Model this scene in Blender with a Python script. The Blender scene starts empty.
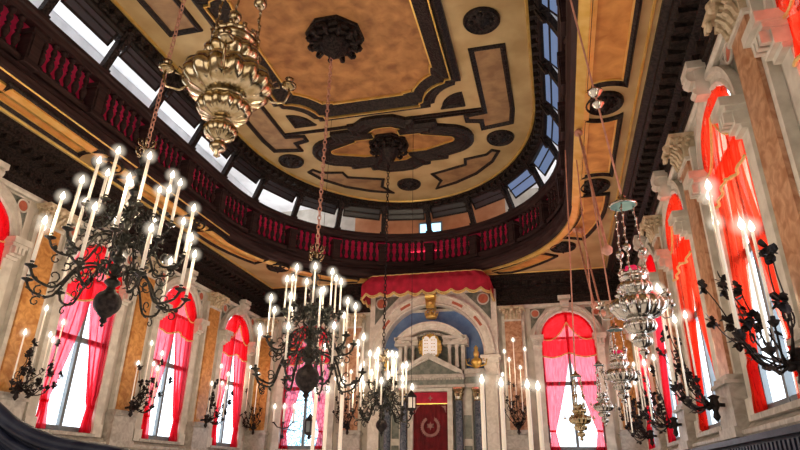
import bpy, bmesh, math, random
from math import pi, sin, cos, sqrt, atan2, radians
from mathutils import Vector, Matrix
random.seed(7)
sc = bpy.context.scene
COL = sc.collection
# ------------------------------------------------------------------ dimensions (metres, camera eye at the origin)
XR, XL, YE, YB = 2.56, -10.44, 19.78, -2.0
ZF = -1.6
PITCH = 3.397; YA = 7.884
XC = -3.94          # room centre line
GX = -4.1           # oval gallery centre line
SILL, SPR, WHW = .79, 4.22, .84
ZCAP, ZSOF = 5.33, 6.3
# ------------------------------------------------------------------ materials
MATS = {}
def nodes(name):
    m = bpy.data.materials.new(name); m.use_nodes = True
    nt = m.node_tree; b = nt.nodes['Principled BSDF']
    MATS[name] = m
    return m, nt, b
def mat(name, c1, c2=None, rough=.6, metal=0., scale=4., detail=4., dist=0., bump=0., lo=.35, hi=.65, stretch=None, emis=None, estr=0.):
    m, nt, b = nodes(name)
    b.inputs['Roughness'].default_value = rough; b.inputs['Metallic'].default_value = metal
    b.inputs['Specular IOR Level'].default_value = .12 if max(c1) < .03 else .4
    tc = nt.nodes.new('ShaderNodeTexCoord'); mp = nt.nodes.new('ShaderNodeMapping')
    nt.links.new(tc.outputs['Object'], mp.inputs[0])
    if stretch: mp.inputs['Scale'].default_value = stretch
    n = nt.nodes.new('ShaderNodeTexNoise'); n.inputs['Scale'].default_value = scale
    n.inputs['Detail'].default_value = detail; n.inputs['Distortion'].default_value = dist
    nt.links.new(mp.outputs[0], n.inputs['Vector'])
    r = nt.nodes.new('ShaderNodeValToRGB')
    r.color_ramp.elements[0].position = lo; r.color_ramp.elements[1].position = hi
    r.color_ramp.elements[0].color = (*c1, 1); r.color_ramp.elements[1].color = (*(c2 or c1), 1)
    nt.links.new(n.outputs['Fac'], r.inputs[0]); nt.links.new(r.outputs[0], b.inputs['Base Color'])
    if bump:
        bp = nt.nodes.new('ShaderNodeBump'); bp.inputs['Strength'].default_value = bump; bp.inputs['Distance'].default_value = .02
        nt.links.new(n.outputs['Fac'], bp.inputs['Height']); nt.links.new(bp.outputs[0], b.inputs['Normal'])
    if emis:
        b.inputs['Emission Color'].default_value = (*emis, 1); b.inputs['Emission Strength'].default_value = estr
    return m
mat('plaster', (.44, .40, .34), (.60, .56, .49), .7, scale=2.5)
mat('white_stone', (.52, .49, .43), (.70, .67, .60), .55, scale=5)
mat('grey_marble', (.34, .31, .27), (.54, .51, .46), .45, scale=6, dist=1.)
mat('brown_marble', (.33, .15, .075), (.58, .35, .22), .3, scale=7, detail=10, dist=.9, lo=.36, hi=.66)
mat('amber_marble', (.42, .17, .04), (.66, .34, .11), .35, scale=7, detail=10, dist=.9, lo=.36, hi=.66)
mat('tablet_white', (.9, .88, .84), (.97, .95, .92), .5, emis=(1, .97, .9), estr=.25)  # faint emission added to brighten the tablets
mat('capital_stone', (.42, .33, .21), (.66, .56, .40), .5, scale=8)
mat('cream_marble', (.66, .62, .54), (.84, .80, .72), .4, scale=6, dist=1)
mat('dark_wood', (.010, .008, .008), (.026, .019, .017), .45, scale=6)
mat('carved_wood', (.006, .005, .006), (.040, .028, .024), .42, scale=20, bump=.8)
mat('blue_wood', (.010, .012, .028), (.03, .035, .06), .35, scale=8)
mat('rail_wood', (.022, .012, .013), (.05, .028, .027), .5, scale=5, stretch=(.3, .3, 3))
mat('ochre', (.38, .26, .11), (.52, .385, .19), .65, scale=1.3, detail=7)
mat('gold', (.70, .45, .10), (.80, .58, .2), .35, metal=.6)
mat('orange_panel', (.21, .09, .03), (.46, .23, .075), .6, scale=3.0, detail=14, dist=.35, lo=.32, hi=.70)
mat('tan_panel', (.22, .12, .055), (.36, .22, .10), .6, scale=3, detail=10, dist=.3)
mat('soffit_orange', (.42, .17, .035), (.68, .34, .09), .6, scale=3, detail=12, dist=.5, lo=.32, hi=.68)
mat('bronze', (.018, .020, .020), (.06, .058, .05), .38, metal=.7, scale=14)
mat('black_iron', (.014, .012, .014), (.045, .036, .034), .5, metal=.4, scale=14)
mat('candle_wax', (.86, .78, .66), (.95, .90, .80), .5, scale=3, emis=(1., .85, .65), estr=.16)
mat('silver', (.42, .40, .37), (.66, .63, .58), .2, metal=1., scale=9, bump=.25)
mat('old_brass', (.34, .25, .12), (.60, .50, .34), .2, metal=1., scale=9, bump=.25)
mat('copper_cloth', (.45, .22, .16), (.62, .34, .26), .7, scale=10)
mat('crimson', (.34, .008, .028), (.52, .015, .05), .75, scale=4)
mat('gallery_red', (.50, .008, .05), (.66, .02, .09), .7, scale=4, emis=(.6, .01, .06), estr=.08)  # weak red emission added so the cloth looks lit
mat('ark_red', (.09, .003, .006), (.17, .006, .012), .8, scale=3)
mat('pale_embroidery', (.24, .11, .10), (.36, .19, .17), .7, scale=9)
mat('roundel_red', (.42, .10, .06), (.55, .17, .10), .4, scale=8)
mat('green_stone', (.10, .12, .10), (.20, .21, .18), .4, scale=8)
mat('blue_niche', (.09, .17, .38), (.17, .27, .50), .7, scale=3, detail=6)
mat('blue_marble', (.045, .065, .10), (.18, .21, .26), .25, scale=6, dist=3)
mat('window_grey', (.13, .16, .18), (.18, .21, .23), .5)
mat('white_wall', (.70, .71, .72), (.85, .86, .87), .8, scale=2)
mat('brown_wall', (.42, .17, .075), (.55, .26, .13), .8, scale=2)
mat('floor_stone', (.40, .34, .28), (.55, .48, .40), .35, scale=3)
mat('fringe', (.62, .42, .14), (.75, .55, .24), .6, scale=30)
mat('ruby', (.6, .01, .08), (.8, .03, .12), .2, emis=(.8, .01, .1), estr=.3)
mat('teal_patina', (.05, .16, .17), (.10, .25, .25), .4, metal=.5)
def pane_mat(name, tint, em=0.):
    m, nt, b = nodes(name); out = nt.nodes['Material Output']
    t = nt.nodes.new('ShaderNodeBsdfTransparent'); t.inputs[0].default_value = (*tint, 1)
    g = nt.nodes.new('ShaderNodeBsdfGlossy'); g.inputs['Roughness'].default_value = .1
    x = nt.nodes.new('ShaderNodeMixShader'); x.inputs[0].default_value = .08
    nt.links.new(t.outputs[0], x.inputs[1]); nt.links.new(g.outputs[0], x.inputs[2]); nt.links.new(x.outputs[0], out.inputs[0])
pane_mat('glass', (.96, .98, 1.)); 
def leaded():
    m, nt, b = nodes('leaded_glass'); out = nt.nodes['Material Output']
    tc = nt.nodes.new('ShaderNodeTexCoord'); v = nt.nodes.new('ShaderNodeTexVoronoi'); v.inputs['Scale'].default_value = 7; v.feature = 'DISTANCE_TO_EDGE'
    r = nt.nodes.new('ShaderNodeValToRGB'); r.color_ramp.elements[0].color = (.12, .28, .40, 1); r.color_ramp.elements[1].color = (.75, .92, 1, 1)
    r.color_ramp.elements[0].position = .03; r.color_ramp.elements[1].position = .12
    t = nt.nodes.new('ShaderNodeBsdfTransparent')
    nt.links.new(tc.outputs['Object'], v.inputs['Vector']); nt.links.new(v.outputs['Distance'], r.inputs[0]); nt.links.new(r.outputs[0], t.inputs[0]); nt.links.new(t.outputs[0], out.inputs[0])
leaded()
def cloth(name, diff, trans, transp, fac_tr, wave=0.):
    """thin cloth that daylight shines through"""
    m, nt, b = nodes(name); out = nt.nodes['Material Output']
    d = nt.nodes.new('ShaderNodeBsdfDiffuse'); d.inputs[0].default_value = (*diff, 1)
    tl = nt.nodes.new('ShaderNodeBsdfTranslucent'); tl.inputs[0].default_value = (*trans, 1)
    tp = nt.nodes.new('ShaderNodeBsdfTransparent'); tp.inputs[0].default_value = (*transp, 1)
    n = nt.nodes.new('ShaderNodeTexNoise'); n.inputs['Scale'].default_value = 30
    tc = nt.nodes.new('ShaderNodeTexCoord'); mp = nt.nodes.new('ShaderNodeMapping'); mp.inputs['Scale'].default_value = (1, 1, .12)
    nt.links.new(tc.outputs['Object'], mp.inputs[0]); nt.links.new(mp.outputs[0], n.inputs['Vector'])
    mr = nt.nodes.new('ShaderNodeMapRange'); mr.inputs['From Min'].default_value = .3; mr.inputs['From Max'].default_value = .7
    mr.inputs['To Min'].default_value = fac_tr * .5; mr.inputs['To Max'].default_value = fac_tr * 1.4
    nt.links.new(n.outputs['Fac'], mr.inputs['Value'])
    a = nt.nodes.new('ShaderNodeMixShader'); a.inputs[0].default_value = .55
    c = nt.nodes.new('ShaderNodeMixShader')
    nt.links.new(d.outputs[0], a.inputs[1]); nt.links.new(tl.outputs[0], a.inputs[2])
    nt.links.new(mr.outputs[0], c.inputs[0]); nt.links.new(a.outputs[0], c.inputs[1]); nt.links.new(tp.outputs[0], c.inputs[2])
    nt.links.new(c.outputs[0], out.inputs[0])
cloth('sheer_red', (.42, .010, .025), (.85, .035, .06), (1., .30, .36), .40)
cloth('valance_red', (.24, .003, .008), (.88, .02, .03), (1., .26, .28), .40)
cloth('sunlit_red', (.42, .012, .010), (.92, .08, .03), (1., .46, .32), .50)  # curtain copy with the orange of sunlight put into its colours
def flame_mats():
    m, nt, b = nodes('flame'); out = nt.nodes['Material Output']
    e = nt.nodes.new('ShaderNodeEmission'); e.inputs[0].default_value = (1, .90, .74, 1); e.inputs[1].default_value = 9
    nt.links.new(e.outputs[0], out.inputs[0]); m.cycles.emission_sampling = 'NONE'
    m, nt, b = nodes('flame_halo'); out = nt.nodes['Material Output']  # emissive see-through shell that paints a glow around each flame
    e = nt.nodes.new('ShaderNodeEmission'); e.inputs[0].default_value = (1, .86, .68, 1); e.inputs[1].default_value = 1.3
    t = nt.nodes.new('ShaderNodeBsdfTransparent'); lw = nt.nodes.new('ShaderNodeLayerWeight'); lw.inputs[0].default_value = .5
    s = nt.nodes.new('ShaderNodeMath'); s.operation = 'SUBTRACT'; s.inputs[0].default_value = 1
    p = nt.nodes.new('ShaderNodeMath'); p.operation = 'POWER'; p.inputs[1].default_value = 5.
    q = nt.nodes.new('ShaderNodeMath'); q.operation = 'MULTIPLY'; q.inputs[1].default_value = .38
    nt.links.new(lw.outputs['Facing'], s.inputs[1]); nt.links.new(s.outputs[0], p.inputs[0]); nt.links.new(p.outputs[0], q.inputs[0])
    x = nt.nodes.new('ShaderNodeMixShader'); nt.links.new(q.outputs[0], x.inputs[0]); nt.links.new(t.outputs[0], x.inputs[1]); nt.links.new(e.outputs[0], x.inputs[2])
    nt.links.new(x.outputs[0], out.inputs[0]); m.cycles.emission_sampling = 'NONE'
flame_mats()
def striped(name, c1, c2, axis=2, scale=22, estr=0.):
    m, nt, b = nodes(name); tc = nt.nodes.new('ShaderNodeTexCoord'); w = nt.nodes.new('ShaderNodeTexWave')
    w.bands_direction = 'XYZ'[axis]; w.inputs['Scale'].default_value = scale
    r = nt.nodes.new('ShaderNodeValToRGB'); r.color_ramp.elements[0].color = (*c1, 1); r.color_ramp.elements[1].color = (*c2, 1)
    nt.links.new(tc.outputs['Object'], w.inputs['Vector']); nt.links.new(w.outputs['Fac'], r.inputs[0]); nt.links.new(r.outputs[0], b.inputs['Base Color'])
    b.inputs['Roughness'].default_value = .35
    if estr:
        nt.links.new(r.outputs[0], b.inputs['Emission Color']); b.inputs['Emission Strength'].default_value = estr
striped('skylit_louvre', (.10, .18, .38), (.34, .47, .72), 1, 9, .45)  # hopper pane with sky reflection and glow put into its colour
striped('unlit_louvre', (.006, .006, .009), (.03, .034, .045), 1, 9)  # dark copy of the same pane, as seen without the sky light
def glow_mat(name, col, s):
    m, nt, b = nodes(name); out = nt.nodes['Material Output']
    e = nt.nodes.new('ShaderNodeEmission'); e.inputs[0].default_value = (*col, 1); e.inputs[1].default_value = s
    nt.links.new(e.outputs[0], out.inputs[0]); m.cycles.emission_sampling = 'NONE'
glow_mat('blue_lit_pane', (.40, .72, 1.), 2.4)
WZ20 = 8.42
# ------------------------------------------------------------------ object helpers
def children(o): return list(o.children)
def setp(o, label=None, cat=None, group=None, kind=None):
    if label: o['label'] = label
    if cat: o['category'] = cat
    if group: o['group'] = group
    if kind: o['kind'] = kind
    return o
def empty(name, loc=(0, 0, 0), rz=0., label=None, cat=None, group=None, kind=None):
    o = bpy.data.objects.new(name, None); COL.objects.link(o); o.location = loc; o.rotation_euler = (0, 0, rz); o.empty_display_size = .1
    return setp(o, label, cat, group, kind)
def obj(name, bm, mats, parent=None, smooth=False, kind=None, recalc=True, **kw):
    if recalc: bmesh.ops.recalc_face_normals(bm, faces=bm.faces[:])
    me = bpy.data.meshes.new(name); bm.to_mesh(me); bm.free()
    for m in (mats if isinstance(mats, (list, tuple)) else [mats]): me.materials.append(MATS[m])
    if smooth: me.shade_smooth()
    return link(name, me, parent, kind, **kw)
def link(name, me, parent=None, kind=None, loc=None, rz=None):
    o = bpy.data.objects.new(name, me); COL.objects.link(o)
    if parent: o.parent = parent
    if kind: o['kind'] = kind
    if loc: o.location = loc
    if rz is not None: o.rotation_euler = (0, 0, rz)
    return o
def copy_tree(o, parent=None):
    c = o.copy(); COL.objects.link(c); c.parent = parent
    for ch in children(o): copy_tree(ch, c)
    return c
NB = bmesh.new
def box(bm, x0, x1, y0, y1, z0, z1, mi=0):
    vs = [bm.verts.new((x, y, z)) for x in (x0, x1) for y in (y0, y1) for z in (z0, z1)]
    for f in ((0, 1, 3, 2), (4, 6, 7, 5), (0, 4, 5, 1), (2, 3, 7, 6), (0, 2, 6, 4), (1, 5, 7, 3)):
        fc = bm.faces.new([vs[i] for i in f]); fc.material_index = mi
def lathe(bm, prof, n=16, c=(0, 0, 0), mi=0, gad=0, gn=12, cap=True, gfn=None):
    """prof: list of (r, z); gad: depth of gadroon lobes"""
    rings = []
    for j, (r, z) in enumerate(prof):
        g = gad if gfn is None else gfn(j)
        ring = []
        for i in range(n):
            a = 2 * pi * i / n
            rr = r * (1 + g * (abs(cos(a * gn / 2)) - .5))
            ring.append(bm.verts.new((c[0] + rr * cos(a), c[1] + rr * sin(a), c[2] + z)))
        rings.append(ring)
    for a, b in zip(rings, rings[1:]):
        for i in range(n):
            f = bm.faces.new((a[i], a[(i + 1) % n], b[(i + 1) % n], b[i])); f.material_index = mi
    if cap:
        for rg in (rings[0], rings[-1]):
            try: f = bm.faces.new(rg); f.material_index = mi
            except ValueError: pass
def tube(bm, pts, r, n=6, mi=0, r2=None, closed=False):
    pts = [Vector(p) for p in pts]; rings = []; N = len(pts); up = None
    for k, p in enumerate(pts):
        if closed: t = pts[(k + 1) % N] - pts[k - 1]
        else: t = pts[min(k + 1, N - 1)] - pts[max(k - 1, 0)]
        if t.length < 1e-9: t = Vector((0, 0, 1))
        t.normalize()
        if up is None or abs(up.dot(t)) > .99: up = Vector((0, 0, 1)) if abs(t.z) < .9 else Vector((1, 0, 0))
        a = t.cross(up).normalized(); b = a.cross(t).normalized(); up = b
        rr = r if r2 is None else r + (r2 - r) * k / (N - 1)
        rings.append([bm.verts.new(p + (a * cos(2 * pi * i / n) + b * sin(2 * pi * i / n)) * rr) for i in range(n)])
    pr = list(zip(rings, rings[1:])) + ([(rings[-1], rings[0])] if closed else [])
    for a, b in pr:
        for i in range(n):
            f = bm.faces.new((a[i], a[(i + 1) % n], b[(i + 1) % n], b[i])); f.material_index = mi
    if not closed:
        for rg in (rings[0], rings[-1]):
            f = bm.faces.new(rg); f.material_index = mi
def ball(bm, c, r, n=12, m=8, mi=0, sz=1.):
    lathe(bm, [(max(r * sin(pi * j / m), .0005), -r * sz * cos(pi * j / m)) for j in range(m + 1)], n, c, mi)
def band(bm, pts, prof, closed=True, fn=None, mi=0, capped=True):
    """sweep prof [(offset along the right-hand normal, height)] along a 2-D line with mitred corners"""
    fn = fn or (lambda x, y, h: (x, y, h))
    N = len(pts); P = [Vector(p) for p in pts]; rings = []
    for k in range(N):
        def nrm(a, b):
            d = (b - a); d = d.normalized() if d.length > 1e-9 else Vector((1, 0)); return Vector((d.y, -d.x))
        if closed or 0 < k < N - 1:
            n1 = nrm(P[k - 1], P[k]); n2 = nrm(P[k], P[(k + 1) % N]); s = n1 + n2
            m = s / max(s.dot(n1), .45) if s.length > .2 else n1
        elif k == 0: m = nrm(P[0], P[1])
        else: m = nrm(P[-2], P[-1])
        rings.append([bm.verts.new(fn(P[k].x + m.x * o, P[k].y + m.y * o, h)) for o, h in prof])
    L = len(prof)
    for k in range(N if closed else N - 1):
        a, b = rings[k], rings[(k + 1) % N]
        for i in range(L - 1):
            f = bm.faces.new((a[i], b[i], b[i + 1], a[i + 1])); f.material_index = mi
    if capped and not closed:
        for rg in (rings[0], rings[-1]):
            try: f = bm.faces.new(rg); f.material_index = mi
            except ValueError: pass
def ngon(bm, pts3, mi=0):
    f = bm.faces.new([bm.verts.new(p) for p in pts3]); f.material_index = mi
    bmesh.ops.triangulate(bm, faces=[f])
def prism(bm, pts, fn, h0, h1, mi=0):
    """2-D outline thickened from h0 to h1"""
    a = [bm.verts.new(fn(x, y, h0)) for x, y in pts]; b = [bm.verts.new(fn(x, y, h1)) for x, y in pts]
    n = len(pts)
    for i in range(n):
        f = bm.faces.new((a[i], a[(i + 1) % n], b[(i + 1) % n], b[i])); f.material_index = mi
    fs = [bm.faces.new(a), bm.faces.new(b)]
    for f in fs: f.material_index = mi
    bmesh.ops.triangulate(bm, faces=fs)
def over_arch(bm, a, ztop, fn, h0, h1):
    for (xa, za), (xb, zb) in zip(a, a[1:]):
        for h in (h0, h1): bm.faces.new([bm.verts.new(fn(*q, h)) for q in ((xa, za), (xb, zb), (xb, ztop), (xa, ztop))])
        bm.faces.new([bm.verts.new(q) for q in (fn(xa, za, h0), fn(xb, zb, h0), fn(xb, zb, h1), fn(xa, za, h1))])
XY = lambda z: (lambda x, y, h: (x, y, z + h))
XZ = lambda y0: (lambda x, z, h: (x, y0 - h, z))      # wall plane, h comes into the room
def arc(cx, cy, r, a0, a1, n=12, ry=None):
    ry = ry or r
    return [(cx + r * cos(a0 + (a1 - a0) * i / n), cy + ry * sin(a0 + (a1 - a0) * i / n)) for i in range(n + 1)]
# ------------------------------------------------------------------ floor, outer ceiling and walls
b = NB(); box(b, XL - .5, XR + .5, YB - .5, YE + .5, ZF - .2, ZF); obj('floor', b, 'floor_stone', kind='structure')
WZ = 9.7
RW = (XR, 0, -pi / 2); LW = (XL, 0, pi / 2); EW = (XC, YE, 0)
def wall_frame(name, org, rz, u0, u1, wins, kind='structure'):
    """local: x along the wall, y to the outside, z up; arched holes at u in wins"""
    bm = NB(); T = .12; zt = 6.6; fr = []
    edges = [u0] + [w for w in sorted(wins)] + [u1]
    def face(pts):
        for y in (0, T):
            fr.append(bm.faces.new([bm.verts.new((x, y, z)) for x, z in pts]))
    def solid(x0, x1, z0, z1):
        if x1 - x0 > .001: box(bm, x0, x1, 0, T, z0, z1)
    ws = sorted(wins); cur = u0
    solid(u0, u1, zt, WZ); solid(u0, u1, ZF, SILL)
    for w in ws:
        solid(cur, w - WHW, SILL, zt); cur = w + WHW
        a = arc(w, SPR, WHW, pi, 0, 20)
        over_arch(bm, a, zt, lambda x, z, h: (x, h, z), 0, T)
    solid(cur, u1, SILL, zt)
    o = obj(name, bm, 'plaster', kind=kind); o.location = (org[0], org[1], 0); o.rotation_euler = (0, 0, rz)
    return o
YW = [YA + k * PITCH for k in range(-1, 4)]           # N A B C D
wall_frame('wall_right', (XR, 0), -pi / 2, -YE - .45, -YB, [-y for y in YW])
wall_frame('wall_left', (XL, 0), pi / 2, YB, YE + .45, YW)
EWX = 4.477
wall_frame('wall_far', (XC, YE), 0, XL - XC, XR - XC, [-EWX, EWX])
b = NB(); box(b, XL - .45, XR + .45, YB - .3, YB, ZF, WZ); obj('wall_near', b, 'plaster', kind='structure')
b = NB(); box(b, XL - .45, XR + .45, YB - .3, YE + .45, WZ, WZ + .2); obj('ceiling', b, 'white_wall', kind='structure')
# ------------------------------------------------------------------ ovals
def stadium(a, bb, yf, yn, gx=GX, n=36, start=0.):
    """closed outline, clockwise seen from above starting on the right side going away"""
    pts = [(gx + a * cos(t), yf + bb * sin(t)) for t in [pi * i / n for i in range(n + 1)]]
    m = 10
    pts += [(gx - a, yf + (yn - yf) * i / m) for i in range(1, m)]
    pts += [(gx + a * cos(t), yn + bb * sin(t)) for t in [pi + pi * i / n for i in range(n + 1)]]
    pts += [(gx + a, yn + (yf - yn) * i / m) for i in range(1, m)]
    return pts
def rect_hole(bm, pts, x0, x1, y0, y1, z, cx, cy, mi=0):
    def proj(px, py):
        dx, dy = px - cx, py - cy
        t = min((x1 - cx) / dx if dx > 1e-6 else 1e9, (x0 - cx) / dx if dx < -1e-6 else 1e9, (y1 - cy) / dy if dy > 1e-6 else 1e9, (y0 - cy) / dy if dy < -1e-6 else 1e9)
        return (cx + dx * t, cy + dy * t)
    N = len(pts); cs = [(x1, y1), (x0, y1), (x0, y0), (x1, y0)]
    for i in range(N):
        p, q = pts[i], pts[(i + 1) % N]; P_, Q_ = proj(*p), proj(*q)
        poly = [p, q, Q_]
        a0, a1 = atan2(P_[1] - cy, P_[0] - cx), atan2(Q_[1] - cy, Q_[0] - cx)
        for c in cs:
            ac = atan2(c[1] - cy, c[0] - cx)
            lo, hi = min(a0, a1), max(a0, a1)
            if hi - lo < pi and lo < ac < hi: poly.append(c)
        poly.append(P_)
        f = bm.faces.new([bm.verts.new((x, y, z)) for x, y in poly]); f.material_index = mi
OVB = stadium(4.80, 5.08, 14, 6)          # gallery edge
CY = 10.
# gallery slab: soffit face and top face
b = NB(); rect_hole(b, stadium(4.95, 5.23, 14, 6), XL, XR, YB, YE, ZSOF, GX, CY)
rect_hole(b, stadium(4.95, 5.23, 14, 6), XL, XR, YB, YE, ZSOF + .25, GX, CY)
band(b, stadium(4.95, 5.23, 14, 6), [(0, ZSOF), (0, ZSOF + .25)])
setp(obj('ceiling_soffit', b, 'ochre', kind='structure'))
# gallery edge mouldings: gold lip and dark fascia, offsets positive = to the right of travel (outwards)
b = NB(); band(b, OVB, [(.34, 6.27), (.34, 6.25), (.24, 6.23), (.10, 6.27), (.10, 6.33)]); obj('trim_gallery_gold', b, 'gold', kind='structure')
b = NB(); band(b, OVB, [(.16, 6.30), (.13, 6.30), (.0, 6.36), (-.03, 6.45), (-.05, 6.5), (-.05, 6.62), (.0, 6.64), (.03, 6.70), (.03, 6.8), (.2, 6.8), (.2, 6.26)]); obj('trim_gallery_fascia', b, 'rail_wood', kind='structure')
# ------------------------------------------------------------------ balustrade
def resample(pts, closed=True):
    L = [0]; Q = pts + [pts[0]]
    for a, c in zip(Q, Q[1:]): L.append(L[-1] + math.dist(a, c))
    def at(s):
        s %= L[-1]
        lo, hi = 0, len(L) - 1
        while hi - lo > 1:
            m = (lo + hi) // 2
            if L[m] <= s: lo = m
            else: hi = m
        t = (s - L[lo]) / max(L[hi] - L[lo], 1e-9); a, c = Q[lo], Q[lo + 1]
        return (a[0] + (c[0] - a[0]) * t, a[1] + (c[1] - a[1]) * t, atan2(c[1] - a[1], c[0] - a[0]))
    return at, L[-1]
OVM = stadium(4.87, 5.15, 14, 6)
at, LEN = resample(OVM)
bal = empty('gallery_balustrade', (GX, CY, 6.8), label='dark turned wooden balustrade running round the oval upper gallery', cat='balustrade')
def rel(o, p): o.location = (o.location[0] - p.location[0], o.location[1] - p.location[1], o.location[2] - p.location[2])
def shift(bm, p): bmesh.ops.translate(bm, verts=bm.verts[:], vec=(-p.location[0], -p.location[1], -p.location[2]))
b = NB(); band(b, OVM, [(-.09, 7.72), (-.11, 7.78), (-.11, 7.86), (-.15, 7.89), (-.15, 7.98), (.1, 7.98), (.1, 7.72), (-.09, 7.72)]); shift(b, bal); obj('handrail', b, 'rail_wood', bal)
b = NB(); band(b, OVM, [(-.10, 6.8), (-.10, 6.92), (-.07, 6.96), (.08, 6.96), (.08, 6.8)]); shift(b, bal); obj('base_rail', b, 'rail_wood', bal)
b = NB(); lathe(b, [(.07, 0), (.07, .05), (.045, .07), (.035, .10), (.065, .20), (.074, .27), (.055, .34), (.030, .40), (.06, .42), (.030, .45), (.06, .54), (.05, .61), (.03, .66), (.065, .69), (.065, .78)], 8)
me_bal = bpy.data.meshes.new('baluster'); b.to_mesh(me_bal); b.free(); me_bal.materials.append(MATS['rail_wood']); me_bal.shade_smooth()
b = NB(); box(b, -.14, .14, -.15, .12, 0, .74); box(b, -.10, .10, -.18, -.15, .08, .66); box(b, -.17, .17, -.19, .12, 0, .1); box(b, -.17, .17, -.2, .12, .66, .76)
me_post = bpy.data.meshes.new('post'); b.to_mesh(me_post); b.free(); me_post.materials.append(MATS['rail_wood'])
NBAY = 28; BAYL = LEN / NBAY; POSTS = []
cnt = 0; rest = NB()
sx = .0
for k in range(NBAY):
    s = (k + .5) * BAYL
    x, y, a = at(s); POSTS.append((x, y, a, s))
    if y > 3.5:
        link('post', me_post, bal, loc=(x - GX, y - CY, 0), rz=a + pi)
    for j in range(6):
        x, y, a = at(s + .30 + (BAYL - .6) * j / 5)
        if y > 5.3 and cnt < 100 and (x - GX) ** 2 > -1:
            link('baluster', me_bal, bal, loc=(x - GX, y - CY, .16), rz=a).scale = (1, 1, 1.0); cnt += 1
        else:
            lathe(rest, [(.06, .16), (.03, .26), (.06, .42), (.024, .56), (.05, .7), (.055, .9)], 6, (x - GX, y - CY, 0))
obj('balusters', rest, 'rail_wood', bal, kind='stuff')
print('balusters', cnt)
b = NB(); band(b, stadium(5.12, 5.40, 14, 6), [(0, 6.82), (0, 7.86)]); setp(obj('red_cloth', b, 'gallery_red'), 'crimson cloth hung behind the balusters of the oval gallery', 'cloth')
# ------------------------------------------------------------------ upper oval: posts, lintel, hoppers, ceiling
CO = stadium(4.22, 5.32, 13.35, 6.65)
LO = stadium(4.85, 4.95, 14, 6)
ZU = 9.1
b = NB()
def skew(x0, x1, d0, d1, z0, z1):
    k = -.42 / .92
    vs = [b.verts.new((x, d + k * z, z)) for x in (x0, x1) for d in (d0, d1) for z in (z0, z1)]
    for f in ((0, 1, 3, 2), (4, 6, 7, 5), (0, 4, 5, 1), (2, 3, 7, 6), (0, 2, 6, 4), (1, 5, 7, 3)): b.faces.new([vs[i] for i in f])
skew(-.08, .08, -.08, .06, 0, .92); skew(-.12, .12, -.13, .06, .70, .92); skew(-.05, .05, -.17, -.1, .5, .82); skew(-.12, .12, -.11, .08, 0, .07)
me_up = bpy.data.meshes.new('upright'); b.to_mesh(me_up); b.free(); me_up.materials.append(MATS['carved_wood'])
fr = empty('gallery_window_frame', (GX, CY, 7.98), label='dark carved timber frame of posts and lintel above the oval gallery handrail', cat='timber frame')
for (x, y, a, s) in POSTS:
    if y > 3.5: link('upright', me_up, fr, loc=(x - GX, y - CY, 0), rz=a + pi)
b = NB(); band(b, stadium(4.46, 5.16, 13.78, 6.22), [(.12, 8.78), (-.04, 8.74), (-.08, 8.78), (-.08, 8.84), (.12, 8.9), (.12, 8.78)]); shift(b, fr); obj('lintel', b, 'dark_wood', fr)
# cove between lintel and painted ceiling with blocks
b = NB(); N = len(CO)
rg = []
for t, z in ((.58, 8.80), (.66, 8.80), (.68, 8.86), (.80, 8.90), (.82, 8.99), (.94, 9.02), (.95, 9.06), (1, 9.06), (1, 9.12)):
    rg.append([b.verts.new((LO[i][0] * (1 - t) + CO[i][0] * t, LO[i][1] * (1 - t) + CO[i][1] * t, z)) for i in range(N)])
for A, B_ in zip(rg, rg[1:]):
    for i in range(N): b.faces.new((A[i], A[(i + 1) % N], B_[(i + 1) % N], B_[i]))
at2, L2 = resample(stadium(4.34, 5.22, 13.55, 6.45))
for k in range(150):
    x, y, a = at2(k * L2 / 150)
    if y > 4.5:
        q = NB(); box(q, -.055, .055, -.07, .12, 8.86, 8.98); bmesh.ops.rotate(q, verts=q.verts[:], matrix=Matrix.Rotation(a, 3, 'Z')); bmesh.ops.translate(q, verts=q.verts[:], vec=(x, y, 0))
        m_ = bpy.data.meshes.new('t'); q.to_mesh(m_); q.free(); b.from_mesh(m_); bpy.data.meshes.remove(m_)
obj('trim_ceiling_cornice', b, 'carved_wood', kind='structure')
b = NB(); band(b, CO, [(.0, 9.05), (-.05, 9.04), (-.07, 9.09)], mi=0); obj('trim_ceiling_gold_line', b, 'gold', kind='structure')
b = NB(); ngon(b, [(x, y, ZU) for x, y in CO]); ngon(b, [(x, y, ZU + .2) for x, y in CO]); obj('ceiling_oval', b, 'ochre', kind='structure')
# hopper windows swung into the room below the lintel
def hopper(L_, m, h=.62):
    t = empty('hopper_window')
    b = NB()
    for bx in ((-L_ / 2, L_ / 2, -.02, .02, -.05, .0), (-L_ / 2, L_ / 2, -.02, .02, -h, -h + .06), (-L_ / 2, -L_ / 2 + .05, -.02, .02, -h + .02, 0), (L_ / 2 - .05, L_ / 2, -.02, .02, -h + .02, 0), (-L_ / 2, L_ / 2, -.03, -.01, -h / 2 - .02, -h / 2 + .02)): box(b, *bx)
    obj('frame', b, 'dark_wood', t)
    b = NB(); box(b, -L_ / 2 + .05, L_ / 2 - .05, -.005, .005, -h + .06, -.05); obj('pane', b, m, t)
    return t
hR = hopper(BAYL - .35, 'skylit_louvre'); hL = hopper(BAYL - .35, 'unlit_louvre', .44); used = set()
names = ['nearest the camera', 'second', 'third', 'fourth', 'fifth', 'sixth', 'seventh', 'eighth', 'ninth', 'tenth', 'eleventh', 'twelfth']
hop = []
for k in range(NBAY):
    x, y, a = at((k + 1) * BAYL)
    if y < 5: continue
    right = x > GX + 3.2
    hop.append((right, x, y, a))
iR = iL = iE = 0
seq = sorted(hop, key=lambda h: h[2])
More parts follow.
